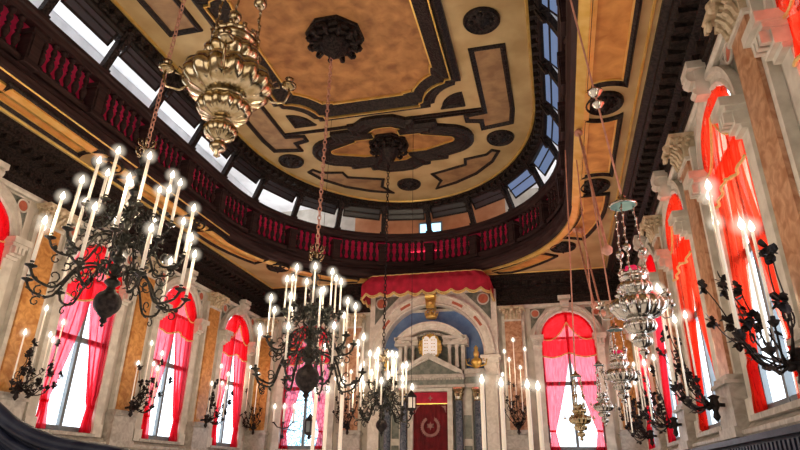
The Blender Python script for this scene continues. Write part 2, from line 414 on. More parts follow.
for right, x, y, a in seq:
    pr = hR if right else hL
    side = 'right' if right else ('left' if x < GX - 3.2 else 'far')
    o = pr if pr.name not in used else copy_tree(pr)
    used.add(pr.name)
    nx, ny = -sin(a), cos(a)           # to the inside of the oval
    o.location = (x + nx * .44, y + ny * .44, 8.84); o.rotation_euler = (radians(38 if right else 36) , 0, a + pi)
    if side == 'right': lab = 'pale blue hopper window open right of the oval ceiling, %s' % (names[iR] + (' from the camera' if iR else '')); iR += 1
    elif side == 'left': lab = 'dark hopper window open left of the oval ceiling, %s' % (names[iL] + (' from the camera' if iL else '')); iL += 1
    else:
        iE += 1; lab = 'dark hopper window at the far end of the gallery, %s of the blue-lit window' % ('left' if x < GX - .3 else 'right')
    setp(o, lab, 'window', 'open hopper windows around the gallery' if side != 'far' else ('far hopper windows left' if x < GX - .3 else 'far hopper windows right'))
# blue lit window and brown wall panels in the gallery end
b = NB(); box(b, XL, XL + .03, YB, YE - .1, 6.7, WZ - .02); obj('wall_left_gallery', b, 'white_wall', kind='structure')
b = NB(); box(b, XR - .03, XR, YB, YE - .1, 6.7, WZ - .02); obj('wall_right_gallery', b, 'white_wall', kind='structure')
b = NB(); box(b, -6.9, -1.2, YE - .04, YE, 6.6, 9.68); obj('wall_far_gallery', b, 'brown_wall', kind='structure')
w = empty('window_20', (-3.95, YE - .06, WZ20), kind='structure')
b = NB(); box(b, -.44, .44, -.05, .0, -.25, -.19); box(b, -.44, .44, -.05, 0, .19, .25); box(b, -.44, -.39, -.05, 0, -.19, .19); box(b, .39, .44, -.05, 0, -.19, .19); box(b, -.04, .04, -.05, 0, -.19, .19); obj('frame', b, 'window_grey', w)
b = NB(); box(b, -.39, .39, -.02, -.01, -.19, .19); obj('pane', b, 'blue_lit_pane', w)
# ------------------------------------------------------------------ painted ceiling mouldings
MC = -4.12
def mir(pts): return [(2 * MC - x, y) for x, y in pts]
def mould(pts, w, mats=('carved_wood', 'gold', None), z=ZU, h=.09, closed=True, fill=None, name='trim_moulding', gold=True):
    """raised dark moulding with a gold inner line around a painted field"""
    a2 = sum(p[0] * q[1] - q[0] * p[1] for p, q in zip(pts, pts[1:] + pts[:1]))
    s = 1 if a2 < 0 else -1                                # right-hand normal points inside when clockwise
    b = NB()
    band(b, pts, [(-s * 0., z), (-s * 0., z - h * .6), (s * w * .18, z - h), (s * w * .34, z - h * .75), (s * w * .5, z - h), (s * w * .8, z - h * .5), (s * w, z - h * .3), (s * w, z)], closed, mi=0)
    if gold: band(b, pts, [(s * w, z), (s * w, z - h * .32), (s * (w + .035), z - h * .32), (s * (w + .035), z)], closed, mi=1)
    if fill: ngon(b, [(x, y, z - .006) for x, y in pts], 2)
    return obj(name, b, [mats[0], mats[1], fill or mats[0]], kind='structure')
nm = [0]
def M_(pts, w, **k):
    nm[0] += 1; return mould(pts, w, name='trim_%d' % nm[0], **k)
# central panel: rectangle with concave corners and a curved bulge at each end
hx, hy = 2.5, 2.55; r = .62
def concave(cx, cy, hx, hy, r, n=8, bulge=0.):
    p = []
    for qx, qy, a0 in ((1, 1, -pi / 2), (-1, 1, 0), (-1, -1, pi / 2), (1, -1, pi)):
        c = (cx + qx * hx, cy + qy * hy)
        aa = [a0 - pi / 2 * i / n for i in range(n + 1)] if True else 0
        # quarter circle bulging to the middle
        st = {(1, 1): (-pi / 2, -pi), (-1, 1): (0, -pi / 2), (-1, -1): (pi / 2, 0), (1, -1): (pi, pi / 2)}[(qx, qy)]
        p += arc(c[0], c[1], r, st[0], st[1], n)
    return p
def oct_panel(cx, cy, hx, hy, r, s):
    """stepped quarter rounds at the corners: straight, small step, concave arc, small step"""
    out = []
    q = [(hx, hy - r - s)] + [(hx - s, hy - r - s)] + arc(hx, hy, r + s * .2, -pi / 2, -pi, 8)[1:-1] + [(hx - r - s, hy - s)] + [(hx - r - s, hy)]
    out += q
    out += [(-x, y) for x, y in q[::-1]]
    out += [(-x, -y) for x, y in q]
    out += [(x, -y) for x, y in q[::-1]]
    return [(cx + x, cy + y) for x, y in out]
CP = oct_panel(MC, 9.95, 2.50, 2.95, .80, .14)
M_(CP, .60, h=.20, fill='orange_panel')
ins = oct_panel(MC, 9.95, 2.15, 2.6, .75, .1)
b = NB(); band(b, oct_panel(MC, 9.95, 2.26, 2.71, .84, .12), [(.0, ZU - .12), (.0, ZU - .225), (.03, ZU - .225), (.03, ZU - .12)]); nm[0] += 1; obj('trim_%d' % nm[0], b, 'gold', kind='structure')
# second (far) and near cartouche panels
def cart(cy, s=1):
    q = [(.0, 1.62), (.45, 1.58), (.75, 1.36), (.95, 1.36), (.95, 1.10), (1.55, 1.10), (1.55, .86)] + arc(1.72, 0.02, .74, pi * .44, -pi * .44, 10) + [(1.55, -.82), (1.55, -1.0), (.95, -1.0), (.95, -1.22), (.75, -1.22), (.45, -1.42), (0, -1.46)]
    p = q + [(-x, y) for x, y in q[::-1] if x > .01]
    return [(MC + x, cy + s * y) for x, y in p]
M_(cart(14.72, -1), .56, h=.18, fill='orange_panel')
# side panels (tall T-shape), corner fans, small wedge panels, mirrored left and right
def both(pts, w, **k):
    M_(pts, w, **k); M_(mir(pts), w, **k)
side = [(-1.30, 10.95), (-.45, 10.95), (-.42, 13.6), (-.50, 14.30), (-1.42, 14.45), (-1.42, 14.05), (-1.80, 13.95), (-1.80, 13.62), (-1.28, 13.56)]
both(side, .13, h=.07, fill='tan_panel', gold=False)
b = NB(); band(b, [(-3.6, 13.42), (-1.28, 13.42), (-1.28, 13.50), (-3.6, 13.50)], [(0, ZU), (0, ZU - .06), (.05, ZU - .06), (.05, ZU)]); nm[0] += 1; obj('trim_%d' % nm[0], b, 'carved_wood', kind='structure')
b = NB(); band(b, mir([(-3.6, 13.42), (-1.28, 13.42), (-1.28, 13.50), (-3.6, 13.50)]), [(0, ZU), (0, ZU - .06), (.05, ZU - .06), (.05, ZU)]); nm[0] += 1; obj('trim_%d' % nm[0], b, 'carved_wood', kind='structure')
fan = [(-1.68, 13.18), (-2.35, 13.18)] + arc(-1.68, 13.18, .62, pi, pi * 1.5, 8)[1:]
both(fan, .11, h=.06, fill='carved_wood', gold=False)
side2 = [(-1.30, 9.0), (-.45, 9.0), (-.45, 6.0), (-1.30, 6.0)]
both(side2, .13, h=.07, fill='tan_panel', gold=False)
wedge = [(-3.35, 16.75), (-2.2, 16.35), (-2.15, 16.0), (-1.45, 15.85), (-1.25, 15.6), (-1.0, 15.75), (-1.25, 16.35), (-1.85, 17.05), (-2.6, 17.55), (-3.4, 17.85), (-3.15, 17.3)]
both(wedge, .10, h=.06, fill='tan_panel', gold=False)
wedge2 = [(-4.9, 16.75), (-5.9, 16.35), (-6.1, 16.0)]
# rosettes
def rosette(cx, cy, z, r, fill, label, deep=.12, pend=True):
    t = empty('rosette', (cx, cy, z), label=label, cat='rosette')
    b = NB(); n = 24
    prof = [(r, 0), (r, -.05), (r * .92, -.09), (r * .84, -.04), (r * .76, -.02), (r * .7, -.02)]
    lathe(b, prof, n, cap=False); obj('ring', b, 'carved_wood', t)
    b = NB(); lathe(b, [(r * .72, -.015), (r * .5, -.03), (r * .42, -deep * .6), (r * .25, -deep), (r * .12, -deep * 1.5), (.01, -deep * 2)], n, gad=.35, gn=10, cap=False)
    for k in range(8):
        a = k * pi / 4; b_ = (r * .52 * cos(a), r * .52 * sin(a), -.04); ball(b, b_, r * .13, 8, 5)
    obj('flower', b, 'carved_wood', t, smooth=True)
    return t
for cx, cy, s in ((-.88, 10.1, 'on the right of the oval ceiling beside the blue hoppers'), (-7.62, 10.1, 'on the left of the oval ceiling behind the large brass lamp'), (-.93, 15.0, 'at the far right of the oval ceiling'), (-7.45, 14.95, 'at the far left of the oval ceiling'), (-4.2, 17.3, 'at the far tip of the oval ceiling above the canopy')):
    rosette(cx, cy, ZU, .40, None, 'small round dark rosette ' + s)
def boss(cx, cy, R, label):
    t = empty('ceiling_boss', (cx, cy, ZU), label=label, cat='ceiling rose')
    b = NB()
    for j, (rr, z0, z1) in enumerate(((R, 0, -.07), (R * .93, -.05, -.16), (R * .78, -.14, -.24))):
        n = 8 if j == 0 else 16; off = pi / 8
        ring = [(rr * cos(2 * pi * i / n + off) * (1 if i % 2 == 0 or n == 8 else .90), rr * sin(2 * pi * i / n + off) * (1 if i % 2 == 0 or n == 8 else .90)) for i in range(n)]
        prism(b, ring, XY(0), z0, z1)
    obj('plate', b, 'carved_wood', t)
    b = NB()
    for k in range(12):
        a = 2 * pi * k / 12; c_, s_ = cos(a), sin(a)
        tube(b, [(R * .80 * c_, R * .80 * s_, -.12), (R * .92 * c_, R * .92 * s_, -.24), (R * .78 * c_, R * .78 * s_, -.34), (R * .6 * c_, R * .6 * s_, -.30), (R * .5 * c_, R * .5 * s_, -.22)], .05, 5, r2=.03)
        ball(b, (R * .86 * c_, R * .86 * s_, -.27), .06, 7, 5)
    obj('leaves', b, 'carved_wood', t, smooth=True)
    b = NB(); lathe(b, [(R * .55, -.22), (R * .5, -.34), (R * .36, -.42), (R * .3, -.5), (R * .16, -.58), (.03, -.66)], 20, gad=.25, gn=10); obj('pendant', b, 'carved_wood', t, smooth=True)
boss(-4.13, 9.83, .66, 'large dark carved octagonal boss holding the nearer chandelier chain')
boss(-4.17, 14.6, .60, 'dark carved boss in the smaller cartouche panel of the ceiling')
# ------------------------------------------------------------------ soffit (under the gallery) panels
def soff(pts, w=.10, fill='soffit_orange'):
    nm[0] += 1; return mould(pts, w, z=ZSOF, h=.07, fill=fill, name='trim_%d' % nm[0])
yp = [YA + (k + .5) * PITCH for k in range(-2, 4)]
for side in (0, 1):
    f = (lambda x, y: (x, y)) if side == 0 else (lambda x, y: (2 * (XC - .02) - x, y))
    x0, x1 = .93, 1.66
    for k in range(len(yp) - 1):
        ya, yb = yp[k], yp[k + 1]
        if yb > 14.5: continue
        xm = (x0 + x1) / 2; th = math.acos((x1 - x0) / 2 / .55)
        a = arc(xm, ya, .55, pi - th, th, 8); c = arc(xm, yb, .55, -th, -pi + th, 8)
        soff([f(*p) for p in a + c])
    for y in yp[1:]:
        if y > 13.5: continue
        x = f(1.29, 0)[0]
        rosette(x, y, ZSOF, .34, None, 'round dark rosette under the %s gallery, %s from the camera' % ('right' if side == 0 else 'left', {1: 'nearest', 2: 'second', 3: 'third'}[yp.index(y)]))
    # far corner: the panels follow the oval
    pol = lambda r, d: (GX + .02 + r * cos(radians(d)), 14 + (r + .12) * sin(radians(d)))
    pa = [(x0, 13.42), (x0, 14)] + [pol(5.06, d) for d in range(4, 25, 4)] + [pol(5.74, d) for d in range(24, 3, -4)] + [(x1, 14), (x1, 13.42)]
    soff([f(*q) for q in pa])
    pb = [pol(5.06, d) for d in range(38, 64, 4)] + [(-1.5, 18.92)] + [(pol(5.74, d)[0], min(pol(5.74, d)[1], 18.92)) for d in range(58, 37, -4)]
    soff([f(*q) for q in pb], .08)
    q_ = f(*pol(5.42, 31))
    rosette(q_[0], q_[1], ZSOF, .38, None, 'round dark rosette on the curve of the soffit near the far %s corner' % ('right' if side == 0 else 'left'))
b = NB()
for x in (1.84, 2 * XC - 1.84): tube(b, [(x, YB, ZSOF - .01), (x, 19.1, ZSOF - .01)], .025, 6)
for x in (.80, 2 * XC - .80): tube(b, [(x, 2, ZSOF - .01), (x, 14, ZSOF - .01)], .018, 6)
tube(b, [(XL + .7, 19.05, ZSOF - .01), (XR - .7, 19.05, ZSOF - .01)], .025, 6)
obj('trim_soffit_gold_lines', b, 'gold', kind='structure')
# ------------------------------------------------------------------ entablature with blocks
INN = [(XR, YB), (XR, YE), (XL, YE), (XL, YB)]
b = NB(); band(b, INN, [(0, 5.36), (-.10, 5.36), (-.10, 5.50), (-.14, 5.52), (-.14, 5.66), (-.10, 5.68), (-.10, 5.92), (-.22, 5.96), (-.22, 6.02), (-.52, 6.10), (-.52, 6.20), (-.62, 6.24), (-.62, 6.3), (0, 6.3)], closed=False)
def blocks(b, p0, p1, n, nrm, st):
    for i in range(n):
        t = (i + .5) / n; x = p0[0] + (p1[0] - p0[0]) * t; y = p0[1] + (p1[1] - p0[1]) * t
        for d0, d1, z0, z1, w in ((.12, .46, 5.98, 6.11, .08), (.08, .22, 5.62, 5.72, .05)):
            xa, ya = x + nrm[0] * d0, y + nrm[1] * d0; xb, yb = x + nrm[0] * d1, y + nrm[1] * d1
            if nrm[0]: box(b, min(xa, xb), max(xa, xb), y - w, y + w, z0, z1)
            else: box(b, x - w, x + w, min(ya, yb), max(ya, yb), z0, z1)
blocks(b, (XR, 1), (XR, YE), 62, (-1, 0), 0); blocks(b, (XL, 1), (XL, YE), 62, (1, 0), 0); blocks(b, (XL, YE), (XR, YE), 42, (0, -1), 0)
obj('trim_cornice', b, 'carved_wood', kind='structure')
b = NB(); band(b, INN, [(0, 5.27), (-.09, 5.27), (-.12, 5.31), (-.12, 5.36), (0, 5.36)], closed=False); obj('trim_architrave', b, 'white_stone', kind='structure')
b = NB(); band(b, INN, [(0, .55), (-.18, .55), (-.20, .58), (-.20, .63), (-.12, .67), (-.05, .73), (0, .73)], closed=False); obj('trim_ledge', b, 'grey_marble', kind='structure')
# wall bench backs below the ledge
def bench(side):
    x = XR if side > 0 else XL; s = -side
    t = empty('wall_bench', (x, 9, ZF), label='dark wooden bench back with a row of small arches below the %s hand windows' % ('right' if side > 0 else 'left'), cat='bench')
    b = NB()
    X = lambda d: s * d
    def bx(d0, d1, y0, y1, z0, z1): box(b, min(X(d0), X(d1)), max(X(d0), X(d1)), y0, y1, z0 - ZF, z1 - ZF)
    bx(.01, .22, -9, 10.6, ZF, .50); bx(.01, .30, -9, 10.6, .46, .53); bx(.22, .30, -9, 10.6, -.1, .10); bx(.2, .75, -9, 10.6, -1.15, -1.08); bx(.68, .74, -9, 10.6, ZF, -1.15)
    obj('bench_back', b, 'blue_wood', t)
    b = NB()
    for i in range(130):
        y = -7.5 + i * .14
        bx(.22, .27, y, y + .07, .12, .42)
    obj('slats', b, 'blue_wood', t, kind='stuff')
bench(1)
# ------------------------------------------------------------------ windows, surrounds, curtains, pilasters
def window(idx, org, rz, leaded_=False):
    w = empty('window_%d' % idx, (org[0], org[1], 0), rz, kind='structure')
    fw = .05; b = NB(); y0 = .03
    box(b, -WHW, -WHW + .06, y0, y0 + .07, SILL, SPR); box(b, WHW - .06, WHW, y0, y0 + .07, SILL, SPR); box(b, -WHW, WHW, y0, y0 + .07, SILL, SILL + .12)
    box(b, -.045, .045, y0 - .01, y0 + .08, SILL, SPR + WHW - .02); box(b, -WHW, WHW, y0 - .01, y0 + .08, 2.72, 2.84); box(b, -WHW, WHW, y0, y0 + .07, SPR - .04, SPR + .04)
    band(b, arc(0, SPR, WHW, pi, 0, 20), [(0, -y0), (.06, -y0), (.06, -y0 - .07), (0, -y0 - .07)], False, XZ(0))
    obj('frame', b, 'window_grey', w)
    b = NB(); pts = [(-WHW, SILL)] + arc(0, SPR, WHW, pi, 0, 20) + [(WHW, SILL)]
    ngon(b, [(x, y0 + .035, z) for x, z in pts]); obj('pane', b, 'leaded_glass' if leaded_ else 'glass', w)
    # surround
    b = NB(); fn = XZ(0)
    band(b, arc(0, SPR, WHW, pi, 0, 28), [(0, -.1), (0, .07), (-.05, .10), (-.09, .07), (-.17, .07), (-.19, .13), (-.25, .13), (-.25, 0)], False, fn)
    for s in (-1, 1):
        x0, x1 = sorted((s * WHW, s * (WHW + .25)))
        box(b, x0, x1, -.09, .02, SILL - .04, SPR - .22)
        box(b, x0 - .02, x1 + .02, -.13, .02, SILL - .06, SILL + .22)
    obj('arch_surround', b, 'white_stone', w)
    for s in (-1, 1):
        b = NB(); cx = s * (WHW + .125)
        for (d, z0, z1, p) in ((.14, SPR - .36, SPR - .30, .16), (.15, SPR - .30, SPR - .12, .22), (.18, SPR - .12, SPR - .06, .30), (.21, SPR - .06, SPR + .06, .36)):
            box(b, cx - d, cx + d, -p, .02, z0, z1)
        for q in (-.09, 0, .09): box(b, cx + q - .028, cx + q + .028, -.32, -.2, SPR - .26, SPR - .12)
        obj('capital', b, 'white_stone', w)
    b = NB(); zk = SPR + WHW
    prism(b, [(-.10, zk - .02), (-.15, zk + .40), (.15, zk + .40), (.10, zk - .02)], fn, 0, .26)
    prism(b, [(-.20, zk + .38), (-.20, zk + .50), (.20, zk + .50), (.20, zk + .38)], fn, 0, .35)
    tube(b, [(-.13, -.28, zk + .28), (.13, -.28, zk + .28)], .09, 10); tube(b, [(-.09, -.25, zk + .05), (.09, -.25, zk + .05)], .055, 10)
    obj('keystone', b, 'white_stone', w)
    for s in (-1, 1):
        b = NB()
        prism(b, [(s * x, z) for x, z in ((.62, 5.22), (1.12, 5.22), (1.12, 4.55), (1.0, 4.72), (.80, 4.98))], fn, -.01, .025); 
        obj('spandrel', b, 'green_stone', w)
        b = NB(); q = [(s * .97 + .15 * cos(a), 5.05 + .15 * sin(a)) for a in [2 * pi * i / 16 for i in range(16)]]
        prism(b, q, fn, 0, .05); obj('roundel', b, 'roundel_red', w)
        b = NB(); band(b, q, [(0, 0), (0, .07), (-.035, .07), (-.035, 0)], True, fn); band(b, [(s * x, z) for x, z in ((.60, 5.24), (1.14, 5.24), (1.14, 4.5))], [(0, 0), (0, .05), (.03, .05), (.03, 0)], False, fn)
        obj('spandrel_moulding', b, 'white_stone', w)
    b = NB(); box(b, -WHW - .05, WHW + .05, -.16, .02, SILL - .07, SILL); obj('window_sill', b, 'grey_marble', w)
    return w
def grid(bm, fx, ns, nt_, mi=0):
    V = [[bm.verts.new(fx(i / ns, j / nt_)) for i in range(ns + 1)] for j in range(nt_ + 1)]
    for j in range(nt_):
        for i in range(ns):
            f = bm.faces.new((V[j][i], V[j][i + 1], V[j + 1][i + 1], V[j + 1][i])); f.material_index = mi
def curtain(org, rz, label, seed=0, m='sheer_red', mv='valance_red', open_=1.):
    rnd = random.Random(seed)
    t = empty('window_curtain', (org[0], org[1], SILL), rz, label=label, cat='curtain', group='red draped window curtains')
    Z0 = SILL
    for s in (-1, 1):
        ph = rnd.random() * 6
        def edge(v):      # v=0 top (z 4.2) .. 1 bottom
            z = 4.15 - v * (4.15 - .80)
            inner = .0 if v < .14 else (.60 * open_) * ((min(v, .84) - .14) / .70) ** 1.2
            if v > .84: inner -= (v - .84) * .6
            outer = WHW + .03
            if .74 < v: outer -= .10 * sin(min((v - .74) / .26, 1) * pi) 
            return z, inner, outer
        def fx(u, v):
            z, i_, o_ = edge(v)
            x = i_ + (o_ - i_) * u
            amp = .035 + .02 * v
            return (s * x, -.02 - .03 * (v > .8) + amp * sin(u * 2 * pi * 3.3 + ph + v * 1.2 + .8 * sin(u * 5 + ph)) + .35 * amp * sin(u * 43 + ph * 2 + v) + .012 * sin(u * 27 - v * 3), z - Z0)
        b = NB(); grid(b, fx, 60, 40); obj('drape', b, m, t, smooth=True, recalc=False)
        # tied end
        b = NB(); tube(b, [fx(0, .835), fx(.3, .835), fx(.7, .835), fx(1, .835)], .03, 6); obj('tieback', b, mv, t)
    # arched upper valance
    def top(x): return SPR + sqrt(max((WHW - .01) ** 2 - x * x, 0))
    def bot(x): return 3.62 + .10 * abs(sin((x / WHW) * pi * 1.0)) ** 1.0 * -1 + .06 + .04 * cos(x / WHW * pi)
    def fv(u, v):
        x = -WHW + .01 + (2 * WHW - .02) * u
        z = top(x) + (bot(x) - top(x)) * v
        return (x, -.07 + .022 * sin(x * 23 + 2 * v + 1.5 * sin(x * 4)) + .010 * sin(x * 61) * (1 - v) - .05 * v * v, z - Z0)
    b = NB(); grid(b, fv, 72, 16); obj('valance', b, mv, t, smooth=True, recalc=False)
    b = NB(); tube(b, [(x, y - .01, z) for x, y, z in [fv(i / 60, 1) for i in range(61)]], .022, 5); obj('fringe', b, 'fringe', t)
    # two crossing swags in the arch
    for s in (-1, 1):
        def sw(u, v):
            x = .83 * (1 - u) + .0 * u
            zt = top(x) - .01
            zb = SPR - .02 + .50 * u - .26 * sin(pi * u) ** .9
            z = zt + (zb - zt) * v
            return (s * x, -.10 - .06 * sin(pi * v) * sin(pi * u) + .018 * sin(v * 15 + 2 * u), z - Z0)
        b = NB(); grid(b, sw, 20, 16); obj('swag', b, mv, t, smooth=True, recalc=False)
        b = NB(); tube(b, [(q[0], q[1] - .012, q[2]) for q in [sw(i / 20, 1) for i in range(21)]], .02, 5); obj('fringe', b, 'fringe', t)
    return t
wn = ['nearest', 'second', 'third', 'fourth', 'fifth']
i = 0
for k, y in enumerate(YW):
    i += 1
    window(i, (XR, y), -pi / 2)
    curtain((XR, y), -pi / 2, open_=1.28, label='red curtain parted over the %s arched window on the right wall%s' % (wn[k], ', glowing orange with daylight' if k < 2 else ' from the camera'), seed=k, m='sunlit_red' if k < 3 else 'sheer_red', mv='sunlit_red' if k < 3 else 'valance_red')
for k, y in enumerate(YW):
    i += 1
    if k == 0: continue
    window(i, (XL, y), pi / 2)
    curtain((XL, y), pi / 2, 'red curtain parted over the %s window on the left wall' % ['', 'partly visible leftmost', 'second from left', 'third from left', 'fourth from left'][k], 10 + k)
for k, s in enumerate((-1, 1)):
    i += 1
    window(i, (XC + s * EWX, YE), 0, s < 0)
    curtain((XC + s * EWX, YE), 0, 'red curtain on the far wall window to the %s of the altar' % ('left' if s < 0 else 'right'), 20 + k)
def pilaster(org, rz, label, m='brown_marble', gold=False):
    t = empty('marble_pilaster', (org[0], org[1], 0), rz, label=label, cat='pilaster', group='marble pilasters between the windows')
    b = NB(); box(b, -.27, .27, -.17, -.002, 1.35, 4.86); obj('shaft', b, m, t)
    b = NB()
    for s in (-1, 1):
        x0, x1 = sorted((s * .27, s * .37)); box(b, x0, x1, -.12, -.002, 1.35, 5.0)
    box(b, -.32, .32, -.20, -.002, 4.80, 4.86); obj('edging', b, 'white_stone', t)
    b = NB()
    for d, z0, z1, p in ((.40, SILL - .2, 1.25, .24), (.44, 1.25, 1.30, .29), (.38, 1.30, 1.38, .24), (.44, SILL - .24, SILL - .10, .28)): box(b, -d, d, -p, -.002, z0, z1)
    obj('pedestal', b, 'grey_marble', t)
    b = NB(); box(b, -.28, .28, -.2, -.002, 4.86, 5.20)
    prism(b, [(-.36, 5.2), (-.40, 5.26), (.40, 5.26), (.36, 5.2)], XZ(0), .002, .40)
    for s in (-1, 1):
        for y in (-.36, -.24, -.12):
            sp = [(s * (.30 + (.11 - .018 * q) * cos(q * .9)), y, 5.12 + (.11 - .018 * q) * sin(q * .9)) for q in [j * .5 for j in range(12)]]
            tube(b, sp, .032, 6)
    for x in (-.2, -.07, .07, .2):
        tube(b, [(x, -.2, 4.86), (x, -.24, 4.98), (x, -.30, 5.04)], .05, 6, r2=.03); tube(b, [(x * .8, -.2, 4.98), (x * .8, -.25, 5.1), (x * .8, -.31, 5.14)], .045, 6, r2=.025)
    ball(b, (0, -.36, 5.2), .09, 8, 6)
    obj('capital', b, 'capital_stone', t, smooth=False)
    return t
pl = ['', 'between the two nearest windows of the %s wall', 'between the second and third windows of the %s wall', 'between the third and fourth windows of the %s wall', 'between the last two windows of the %s wall']
for k in range(1, 5):
    y = YA + (k - 1.5) * PITCH
    pilaster((XR, y), -pi / 2, 'brown marble pilaster with scrolled capital ' + pl[k] % 'right')
    pilaster((XL, y), pi / 2, 'amber marble pilaster with scrolled capital ' + pl[k] % 'left', 'amber_marble' if k > 1 else 'brown_marble')
for dx, la in ((-6.15, 'in the far left corner'), (-2.77, 'just left of the altar canopy'), (2.77, 'just right of the altar canopy'), (6.1, 'in the far right corner')):
    pilaster((XC + dx, YE), 0, 'marble pilaster on the far wall ' + la, 'amber_marble' if abs(dx) > 4 else 'brown_marble')
# ------------------------------------------------------------------ altar (ark)
AX = -3.88
alt = empty('altar_arch', (AX, YE - .01, 0), label='large white marble arch with blue niche framing the ark', cat='arch')
b = NB(); fn = XZ(0); zc = 3.70; R0, R1 = 1.74, 2.12
over_arch(b, arc(0, zc, R1, pi, 0, 40), 5.92, fn, 0, .28)
for s in (-1, 1): x0, x1 = sorted((s * R1, s * 2.20)); box(b, x0, x1, -.28, 0, 2.9, 5.92)
obj('panel', b, 'cream_marble', alt)
b = NB(); band(b, arc(0, zc, R0, pi, 0, 36), [(0, 0), (0, .40), (-.04, .44), (-.08, .40), (-.28, .40), (-.30, .46), (-.37, .46), (-.37, .2)], False, fn); obj('archivolt', b, 'cream_marble', alt)
for s in (-1, 1):
    b = NB()
    x0, x1 = sorted((s * R0, s * (R0 + .38))); box(b, x0, x1, -.42, 0, -.2, 3.42); x0, x1 = sorted((s * (R0 - .05), s * (R0 + .47))); box(b, x0, x1, -.5, 0, 3.42, 3.50); box(b, x0 - .05, x1 + .05, -.55, 0, 3.56, 3.66); box(b, x0, x1, -.5, 0, 3.50, 3.56); box(b, x0 + .04, x1 - .04, -.46, 0, 3.05, 3.12)
    obj('pier', b, 'cream_marble', alt)
b = NB(); prism(b, [(-R0, ZF + 1.6)] + arc(0, zc, R0, pi, 0, 32) + [(R0, ZF + 1.6)], fn, .01, .05); obj('niche', b, 'blue_niche', alt)
for s in (-1, 1):
    b = NB(); prism(b, [(s * x, z) for x, z in ((1.15, 5.82), (2.02, 5.82), (2.02, 4.85), (1.75, 5.2), (1.45, 5.52))], fn, .27, .30); obj('spandrel', b, 'green_stone', alt)
    q = [(s * 1.78 + .21 * cos(a), 5.58 + .21 * sin(a)) for a in [2 * pi * i / 20 for i in range(20)]]
    b = NB(); prism(b, q, fn, .28, .33); obj('roundel', b, 'roundel_red', alt); b = NB(); band(b, q, [(0, .28), (0, .36), (-.04, .36), (-.04, .28)], True, fn); obj('roundel_ring', b, 'white_stone', alt)
b = NB(); prism(b, [(-.14, 5.28), (-.20, 5.85), (.20, 5.85), (.14, 5.28)], fn, .2, .56); tube(b, [(-.16, -.56, 5.7), (.16, -.56, 5.7)], .08, 8); ball(b, (0, -.6, 5.45), .11, 10, 6); obj('keystone', b, 'gold', alt)
# roundels of amber inlay on the archivolt
for a in (35, 62, 118, 145):
    b = NB(); a = radians(a); prism(b, [(1.89 * cos(a + d), zc + 1.89 * sin(a + d)) for d in (-.10, 0, .10)] + [(1.98 * cos(a + d), zc + 1.98 * sin(a + d)) for d in (.10, 0, -.10)], fn, .40, .415)
    obj('inlay', b, 'roundel_red', alt)
# canopy
can = empty('altar_canopy', (AX - .04, YE - .1, 5.5), label='crimson cloth canopy with scalloped gold fringe above the altar arch', cat='canopy')
xs = 2.18
def outline(n=60):
    """plan of the canopy: left wall side, front, rounded corners, right wall side; returns (x, y, distance)"""
    p = [(-xs, 0), (-xs, -1.1)] + arc(-xs + .35, -1.2, .35, pi, pi * 1.5, 6) + arc(xs - .35, -1.2, .35, pi * 1.5, 2 * pi, 6) + [(xs, -1.1), (xs, 0)]
    q = [0]
    for a, c in zip(p, p[1:]): q.append(q[-1] + math.dist(a, c))
    out = []
    for i in range(n + 1):
        s = q[-1] * i / n; j = max(k for k in range(len(q)) if q[k] <= s + 1e-9); j = min(j, len(p) - 2)
        t = (s - q[j]) / max(q[j + 1] - q[j], 1e-9); out.append((p[j][0] + (p[j + 1][0] - p[j][0]) * t, p[j][1] + (p[j + 1][1] - p[j][1]) * t, s))
    return out
OL = outline(168); per = OL[-1][2] / 15
def cf(i, v):
    x, y, s = OL[i]
    zb = .06 - .13 * abs(cos(pi * s / per)) ** .8
    ztop = .74
    z = ztop + (zb - ztop) * v
    k = .90 + .10 * min(v * 3, 1)
    rip = .012 * sin(s * 20)
    return (x * k, y * k - rip, z)
b = NB(); V = [[b.verts.new(cf(i, v / 10)) for i in range(169)] for v in range(11)]
for j in range(10):
    for i2 in range(168): b.faces.new((V[j][i2], V[j][i2 + 1], V[j + 1][i2 + 1], V[j + 1][i2]))
b.faces.new([V[0][k] for k in range(169)]); bmesh.ops.triangulate(b, faces=[f for f in b.faces if len(f.verts) > 4])
obj('cloth', b, 'crimson', can, smooth=False)
b = NB(); tube(b, [(cf(i, 1)[0], cf(i, 1)[1] - .01, cf(i, 1)[2]) for i in range(169)], .028, 5); tube(b, [(cf(i, .93)[0], cf(i, .93)[1] - .012, cf(i, .93)[2]) for i in range(169)], .02, 5); tube(b, [cf(i, 0.02) for i in range(169)], .02, 5); obj('fringe', b, 'fringe', can)
# ark: aedicule
ark = empty('torah_ark', (AX, YE - .06, 0), label='marble ark with columns, triangular pediment and dark red doorway curtain', cat='ark')
fn2 = XZ(0)
def col(x, y, z0, z1, r, parent=ark, nm_='column'):
    b = NB(); lathe(b, [(r * 1.3, z0), (r * 1.3, z0 + .06), (r, z0 + .12), (r * .88, z1 - .38)], 16, (x, y, 0)); o = obj(nm_, b, 'blue_marble', parent, smooth=True)
    b = NB(); lathe(b, [(r * .95, z1 - .40), (r * 1.1, z1 - .38), (r * .95, z1 - .36), (r * 1.05, z1 - .28), (r * 1.4, z1 - .18), (r * 1.1, z1 - .16), (r * 1.6, z1 - .05), (r * 1.6, z1)], 16, (x, y, 0), gad=.12, gn=8); obj('column_capital', b, 'old_brass', o)
for x in (-1.42, -.86, .92, 1.50): col(x, -.62 if abs(x) < 1 else -.5, -.3, 2.62, .115)
b = NB()
box(b, -1.15, 1.15, -.78, 0, 2.62, 2.70); box(b, -1.10, 1.10, -.72, 0, 2.86, 2.90); box(b, -1.12, 1.12, -.84, 0, 2.90, 3.02)
